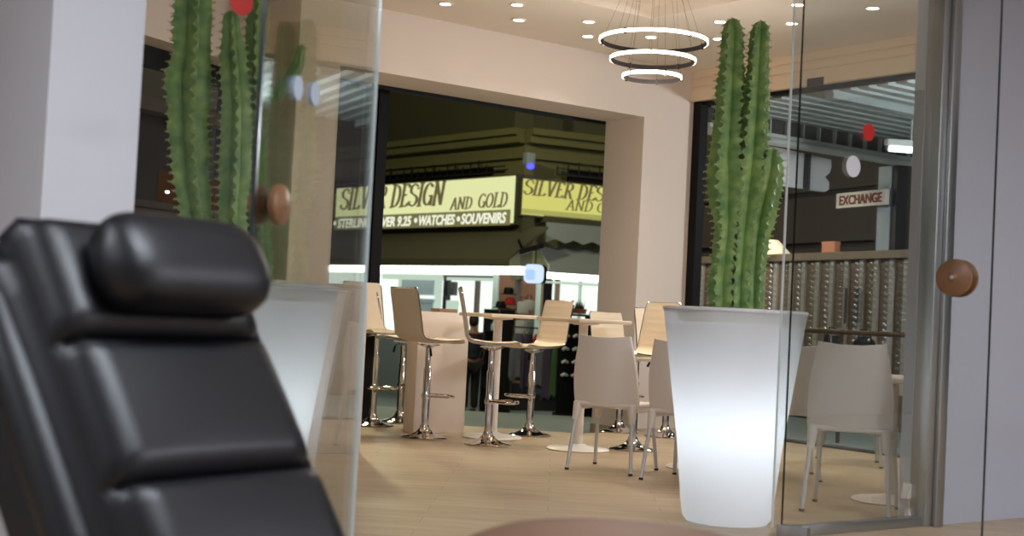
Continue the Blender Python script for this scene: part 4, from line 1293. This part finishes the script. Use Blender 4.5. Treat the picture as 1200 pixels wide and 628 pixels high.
for sx in (1, -1):
    bm = nb(); b_ = bv[9] if sx > 0 else bv[13]
    for f_ in range(4):
        x = b_[0]+(f_-1.5)*.004; y = b_[1]+(f_-1.5)*.018
        tube(bm, [Vector(c)*k for c in ((x, y, b_[2]-.02), (x, y-.006, b_[2]-.07), (x-.01*sx, y-.012, b_[2]-.1-.008*(1.5-abs(f_-1.5))))], [.009*k, .0085*k, .006*k], 8)
    tube(bm, [Vector(c)*k for c in ((b_[0], b_[1]-.03, b_[2]-.0), (b_[0], b_[1]-.05, b_[2]-.04), (b_[0], b_[1]-.05, b_[2]-.065))], [.011*k, .009*k, .007*k], 8)
    obj('fingers', bm, 'skin', t)
for i in (17, 21):
    bm = nb(); ball(bm, (bv[i][0]*k, (bv[i][1]+.045)*k, .045*k), .055*k, I4, (.85, 2.3, .8)); obj('shoe', bm, 'black', t)

# ------------------------------------------------------------------ outside right: arcade with canopy, exchange office, sunglasses wall
def fr2(o_, xd):
    x = Vector((xd[0], xd[1], 0)).normalized(); y = Vector((-x.y, x.x, 0))
    return Matrix(((x.x, y.x, 0, o_.x), (x.y, y.y, 0, o_.y), (0, 0, 1, 0), (0, 0, 0, 1)))
G0 = at(987, 180, 14.4); vg = G0.dot(V)
XG = Matrix.Translation(uv(u_K+.16, vg)) @ MUV
def gz(py, px=987): return onpl(px, py, XG)[1]
gA = gz(157); gB = gz(174); gC = gz(184)
t = thing('arcade_canopy', 'grey corrugated canopy over the arcade beyond the right opening', 'canopy', uv(u_K+.16, vg), ANG)
CW = 7.5
bm = nb(); n = 40; pr_ = []
for i in range(n):
    y = .05-8.0*i/n
    pr_ += [(y, gA+.1), (y-.06, gA+.1), (y-.075, gA+.02), (y-.185, gA+.02)]
a = [bm.verts.new((0, y, z)) for y, z in pr_]; b = [bm.verts.new((CW, y, z)) for y, z in pr_]
for i in range(len(a)-1): bm.faces.new((a[i], b[i], b[i+1], a[i+1]))
r = bmesh.ops.extrude_face_region(bm, geom=list(bm.faces)); bmesh.ops.translate(bm, vec=(0, 0, .03), verts=[g_ for g_ in r['geom'] if isinstance(g_, bmesh.types.BMVert)])
obj('corrugated_sheet', bm, 'corr', t, False)
for yy in (-1.5, -3.0):
    bm = nb(); box(bm, 0, CW, yy-.05, yy+.05, gA-.035, gA+.02); obj('purlin', bm, 'corr', t, False)
bm = nb(); box(bm, 0, CW, .02, .06, gB-.01, gA+.1); obj('dark_screen', bm, 'bars', t, False)
for i in range(30):
    bm = nb(); x = .1+.25*i; box(bm, x, x+.018, -.02, .02, gB-.01, gA+.05); obj('screen_bar', bm, 'corr', t, False)
bm = nb(); tube(bm, [(0, 0, (gB+gC)/2), (CW, 0, (gB+gC)/2)], (gB-gC)/2, 12); box(bm, 0, CW, -.02, .08, gB-.02, gB+.03); obj('gutter', bm, 'gutter', t)
# fluorescent lamp
p = at(1056, 175, 13.2)
t = thing('fluorescent_lamp', 'bright fluorescent tube under the arcade canopy at the panel edge', 'lamp', p, math.radians(10))
bm = nb(); tube(bm, [(-.12, 0, 0), (.9, 0, 0)], .03, 12); obj('tube', bm, 'tube', t)
bm = nb(); box(bm, -.16, .94, -.04, .04, .035, .09); obj('housing', bm, 'gutter', t, False)
bm = nb(); tube(bm, [(.1, 0, .09), (.1, 0, gA-p.z)], .01, 6); tube(bm, [(.8, 0, .09), (.8, 0, gA-p.z)], .01, 6); obj('hanger', bm, 'gutter', t)

Q0 = at(940, 300, 16.0); dr_ = Vector((.40, -.917, 0)).normalized()
XQ = fr2(Vector((Q0.x, Q0.y, 0)), dr_)            # x runs right and towards us, y away from us
def qx(px, py=330, yo=0): return onpl(px, py, XQ, yo)[0]
def qz(px, py, yo=0): return onpl(px, py, XQ, yo)[1]
ex = thing('exchange_shop', 'dark brown shop wall behind the sunglasses display', 'building', (Q0.x, Q0.y, 0), xrot(XQ))
bm = nb(); box(bm, -6, 7, .9, 1.1, -.05, 4.2); obj('wall', bm, 'brownwall', ex, False)
bm = nb(); box(bm, -6, 7, .8, .9, 2.1, 2.16); box(bm, -6, 7, .8, .9, 2.75, 2.8); obj('wall_moulding', bm, 'brownwall', ex, False)
bm = nb(); box(bm, qx(1037, 240, .2), qx(1052, 240, .2), .1, .3, 0, qz(1045, 196, .2)); obj('corner_post', bm, 'bluepost', ex, False)
bm = nb(); box(bm, qx(1055, 240, .2), qx(1059, 240, .2), .1, .3, 0, qz(1045, 196, .2)); obj('dark_post', bm, 'darkmetal', ex, False)
# EXCHANGE sign
x0, x1 = qx(980, 233, .0), qx(1038, 233, .0); z0, z1 = qz(1009, 242, .0), qz(1009, 224, .0)
t = thing('exchange_sign', 'small white sign lettered EXCHANGE in dark red', 'sign', XQ @ Vector((x0, 0, z0)), xrot(XQ))
bm = nb(); box(bm, 0, x1-x0, 0, .05, 0, z1-z0, I4, .006); obj('board', bm, 'exwhite', t, False)
c = text('EXCHANGE', (z1-z0)*.86, 'exred', None, Vector((0, 0, 0)), I4, 1, 0, .003); w0 = max(v.co.x for v in c.data.vertices)
c.parent = t; c.matrix_basis = T(.07*(x1-x0), -.006, .2*(z1-z0)) @ RX(PI/2) @ Matrix.Diagonal(((x1-x0)*.86/w0, 1, 1, 1))
bm = nb(); box(bm, .1, .14, .05, .9, z1-z0-.06, z1-z0-.03); box(bm, x1-x0-.14, x1-x0-.1, .05, .9, z1-z0-.06, z1-z0-.03); obj('bracket', bm, 'darkmetal', t, False)
# white cut-out board with dark upright
XW = fr2(at(935, 200, 14.9)*1, (.93, .36)); XW[2][3] = 0
def wp(px, py): return onpl(px, py, XW)
poly = [wp(880, 168), wp(912, 173), wp(974, 187), wp(974.5, 196), wp(972, 203), wp(967, 207), wp(970, 211), wp(972, 214), wp(971.5, 222), wp(967, 225), wp(912, 217), wp(880, 212)]
t = thing('cutout_board', 'white board with notched right edge hanging under the gutter', 'sign board', (XW[0][3], XW[1][3], 0), xrot(XW))
bm = nb(); prism(bm, poly, 0, .05); obj('board', bm, 'signboard', t, False)
bm = nb(); xa = wp(945, 200)[0]; box(bm, xa-.035, xa+.035, -.03, 0, wp(945, 222)[1], wp(945, 180)[1]); obj('dark_strip', bm, 'darkmetal', t, False)
bm = nb(); tube(bm, [(wp(905, 180)[0], .02, wp(905, 175)[1]), (wp(905, 180)[0], .02, gC+.02)], .012, 6); tube(bm, [(wp(960, 190)[0], .02, wp(960, 186)[1]), (wp(960, 190)[0], .02, gC+.02)], .012, 6); obj('hanger', bm, 'darkmetal', t, False)
# sunglasses wall
zt3 = qz(940, 300); xq0, xq1 = qx(812), qx(1075)
rk = thing('sunglasses_stand', 'long brown display stand full of sunglasses in vertical strips', 'display stand', (Q0.x, Q0.y, 0), xrot(XQ))
bm = nb(); box(bm, xq0, xq1, .03, .08, .3, zt3-.05); obj('back_board', bm, 'rackwood', rk, False)
bm = nb(); box(bm, xq0, xq1, -.05, .1, zt3-.06, zt3+.03, I4, .008); obj('top_rail', bm, 'rackrail', rk, False)
bm = nb(); box(bm, xq0, xq1, -.15, .12, 0, .3); obj('base', bm, 'rackwood', rk, False)
for px in (1003, 1009.5):
    pass
def sung_bm():
    bm = nb()
    for sx in (-1, 1):
        lathe(bm, [(.001, .012), (.02, .009), (.027, .0), (.02, -.006), (.001, -.008)], 10, T(sx*.031, 0, 0) @ Matrix.Diagonal((1.05, 1, .85, 1)) @ RX(PI/2))
        tube(bm, [(sx*.058, 0, .006), (sx*.062, .05, .012)], .004, 4)
    tube(bm, [(-.01, 0, .008), (.01, 0, .008)], .004, 5)
    return bm
prot = None
strips = [822, 836, 876.5, 893, 908, 926, 941, 957, 974, 991, 1009, 1026, 1044, 1061, 850, 863]
cnt = 0
meshes = {}
for i, px in enumerate(strips):
    x = qx(px)
    bm = nb(); box(bm, x-.034, x+.034, .0, .03, .35, zt3-.06); obj('strip', bm, 'strip', rk, False)
    mk = ['sun1', 'sun2', 'sun1', 'sun3'][i % 4]
    for r_ in range(18):
        z = zt3-.11-.066*r_
        if mk not in meshes:
            o = obj('sunglasses', sung_bm(), mk); meshes[mk] = o.data
        else:
            o = bpy.data.objects.new('sunglasses', meshes[mk]); COL.objects.link(o)
        o.location = XQ @ Vector((x, -.06, z)); o.rotation_euler = (0, .25, xrot(XQ)-.35); o.scale = (.88, .88, .88)
        tag(o, 'pair of sunglasses in the vertical strips of the brown display stand', 'sunglasses', 'sunglasses on the display stand')
        cnt += 1
for px, w_ in ((1003, .05), (995.5, .03)):
    bm = nb(); x = qx(px+8 if px > 1000 else px+2); box(bm, x-w_, x+w_*.2, -.06, -.05, qz(px, 379), qz(px, 338)); obj('mirror', bm, 'bars', rk, False)
# salmon box on the rail
p = XQ @ Vector((qx(972, 290), .02, zt3+.03))
t = thing('card_box', 'salmon coloured box standing on top of the display rail', 'box', p, xrot(XQ))
hb = qz(972, 283)-zt3-.03; wb = (qx(980, 290)-qx(965, 290))/2
bm = nb(); box(bm, -wb, wb, -.04, .04, 0, hb, I4, .005); obj('body', bm, 'orange', t, False)
bm = nb(); box(bm, -wb*1.02, wb*1.02, -.042, .042, hb-.03, hb, I4, .003); obj('lid', bm, 'orange', t, False)
# lamp shade behind the cactus
p = at(900, 298, 16.6)
t = thing('table_lamp', 'lit cream lamp shade glowing right behind the cactus', 'lamp', p)
bm = nb(); lathe(bm, [(.26, 0), (.27, .02), (.12, .175), (.11, .175)], 32, cap=False); obj('shade', bm, 'lampshade', t)
bm = nb(); lathe(bm, [(.03, .17), (.03, .3), (.008, .31), (.008, 1.1)], 12); obj('stem', bm, 'darkmetal', t)
# dark bar rail in front of the display with a black bag
pA, pB = at(905, 385, 12.6), at(1075, 387, 11.7)
t = thing('bar_rail', 'brown horizontal rail in front of the sunglasses stand', 'rail', (pA.x, pA.y, 0))
rl = Vector((pB.x-pA.x, pB.y-pA.y, 0)); hr = pA.z
bm = nb(); tube(bm, [(0, 0, hr), rl+Vector((0, 0, hr))], .022, 10); obj('tube', bm, 'browntube', t)
for f_ in (.02, .5, .98):
    bm = nb(); tube(bm, [rl*f_, rl*f_+Vector((0, 0, hr))], .018, 8); obj('post', bm, 'browntube', t)
p = at(1013, 402, 12.4)
t = thing('black_bag', 'black rounded handbag hanging on the brown rail', 'bag', p, .5)
bm = nb(); ball(bm, (0, 0, -.03), .13, I4, (1, .5, .75)); obj('body', bm, 'black', t)
bm = nb(); tube(bm, [(-.08, 0, .04), (-.05, 0, .12), (.05, 0, .12), (.08, 0, .04)], .008, 6); obj('strap', bm, 'black', t)
bm = nb(); ball(bm, (0, -.05, .03), .018); obj('clasp', bm, 'chrome', t)
p = at(975, 398, 12.5)
t = thing('black_bag', 'small dark bag with pale buckle left of the rounded handbag', 'bag', p, .5)
bm = nb(); box(bm, -.08, .08, -.04, .04, -.1, .06, I4, .02); obj('body', bm, 'darkmetal', t)
bm = nb(); tube(bm, [(-.05, -.045, -.03), (-.05, -.045, .03), (.03, -.045, .03), (.03, -.045, -.03), (-.05, -.045, -.03)], .006, 6); obj('buckle', bm, 'chrome', t)
bm = nb(); tube(bm, [(-.06, 0, .05), (-.04, 0, .11), (.04, 0, .11), (.06, 0, .05)], .006, 6); obj('strap', bm, 'black', t)

# ------------------------------------------------------------------ outside left: dark shop facade behind the left cactus
XF = Matrix(((bd.x, bn.x, 0, p_b.x+bn.x*4.0), (bd.y, bn.y, 0, p_b.y+bn.y*4.0), (0, 0, 1, 0), (0, 0, 0, 1)))
t = thing('dark_shop', 'dark brown closed shop front behind the left cactus', 'building', (XF[0][3], XF[1][3], 0), xrot(XF))
def fz(py, px=215): return onpl(px, py, XF)[1]
bm = nb(); box(bm, -5, 6.0, 0, .3, -.7, 6); obj('wall', bm, 'brownwall', t, False)
bm = nb(); box(bm, -5, 6.0, -.25, 0, fz(143), fz(128)); obj('ledge', bm, 'brownledge', t, False)
bm = nb(); box(bm, -5, 6.0, -.2, 0, fz(268), fz(252)); obj('ledge', bm, 'brownledge', t, False)
bm = nb(); box(bm, -5, 6.0, -.12, 0, fz(250), fz(242)); obj('shelf_board', bm, 'brownledge', t, False)
xa, xb = onpl(185, 215, XF)[0], onpl(285, 220, XF)[0]
bm = nb(); box(bm, xa, xb, -.03, 0, fz(240), fz(205)); obj('amber_pane', bm, 'amber', t, False)
for px, py in ((196, 225), (262, 236)):
    x_, z_ = onpl(px, py, XF, -.1)
    bm = nb(); ball(bm, (x_, -.1, z_), .022, I4, (1.4, 1, .7)); obj('bulb', bm, 'tube', t)

# ------------------------------------------------------------------ unseen fill lights added outside
def plamp(name, loc, e, col, r=.15):
    l = bpy.data.lights.new(name, 'POINT'); l.energy = e; l.color = col; l.shadow_soft_size = r
    o = bpy.data.objects.new(name, l); COL.objects.link(o); o.location = loc
plamp('street_fill_light', (-3.0, 18, 6.0), 900, (1, .95, .55), .3)  # unseen point lights added to brighten the shop walls and paving
plamp('street_fill_light', (4.5, 18.5, 5.8), 420, (1, .96, .7), .3)
plamp('arcade_fill_light', uv(u_K+1.6, 6.0, 2.6), 230, (.92, .96, 1), .2)  # unseen point lights added to brighten canopy and arcade
plamp('arcade_fill_light', uv(u_K+5.0, 8.2, 2.6), 170, (.92, .96, 1), .2)
l = bpy.data.lights.new('rack_fill_light', 'AREA'); l.energy = 42; l.color = (1, .95, .9); l.shape = 'RECTANGLE'; l.size = 3.0; l.size_y = .15  # unseen area light added to brighten the sunglasses stand, no fitting modelled
o = bpy.data.objects.new('rack_fill_light', l); COL.objects.link(o)
pd_ = XQ @ Vector((qx(950), -1.9, 2.7)); o.location = pd_
o.rotation_euler = ((XQ @ Vector((qx(950), 0, 1.2)))-pd_).to_track_quat('-Z', 'Y').to_euler()

#ENDOUT#
# ------------------------------------------------------------------ unseen overhead and fill lights on this side, world, camera
def area(name, loc, size, energy, color, sy=None, rot=(0, 0, 0)):
    l = bpy.data.lights.new(name, 'AREA'); l.energy = energy; l.color = color; l.size = size
    if sy: l.shape = 'RECTANGLE'; l.size_y = sy
    o = bpy.data.objects.new(name, l); COL.objects.link(o); o.location = loc; o.rotation_euler = rot; return o
area('unseen_shop_light', uv(1.6, 1.9, 2.98), 1.2, 84, (.83, .90, 1), .3, (0, 0, ANG))
area('unseen_shop_light', uv(-1.3, 3.2, 2.98), 1.0, 80, (.85, .90, 1), .5, (0, 0, ANG))  # added out of view to brighten the left wall's side face
area('unseen_shop_light', uv(6.0, -.2, 2.98), 1.2, 230, (.90, .91, 1), .3, (0, 0, ANG))  # added out of view to brighten the grey wall on the right

w = bpy.data.worlds.new('night'); SC.world = w; w.use_nodes = True
bg = w.node_tree.nodes['Background']; bg.inputs['Color'].default_value = (.03, .032, .035, 1); bg.inputs['Strength'].default_value = .25

cam = bpy.data.cameras.new('camera'); co = bpy.data.objects.new('camera', cam); COL.objects.link(co)
cam.sensor_width = 36; cam.lens = 36*F/1200; cam.clip_end = 200
co.matrix_world = Matrix.Translation(EYE) @ CAMR.to_4x4()
cam.dof.use_dof = True; cam.dof.focus_distance = 9.5; cam.dof.aperture_fstop = 2.2
SC.camera = co
SC.view_settings.view_transform = 'Standard'; SC.view_settings.look = 'None'
SC.view_settings.exposure = 0; SC.view_settings.gamma = 1; SC.view_settings.use_curve_mapping = False
SC.cycles.max_bounces = 10; SC.cycles.transparent_max_bounces = 16; SC.cycles.use_denoising = True
SC.cycles.sample_clamp_indirect = 6
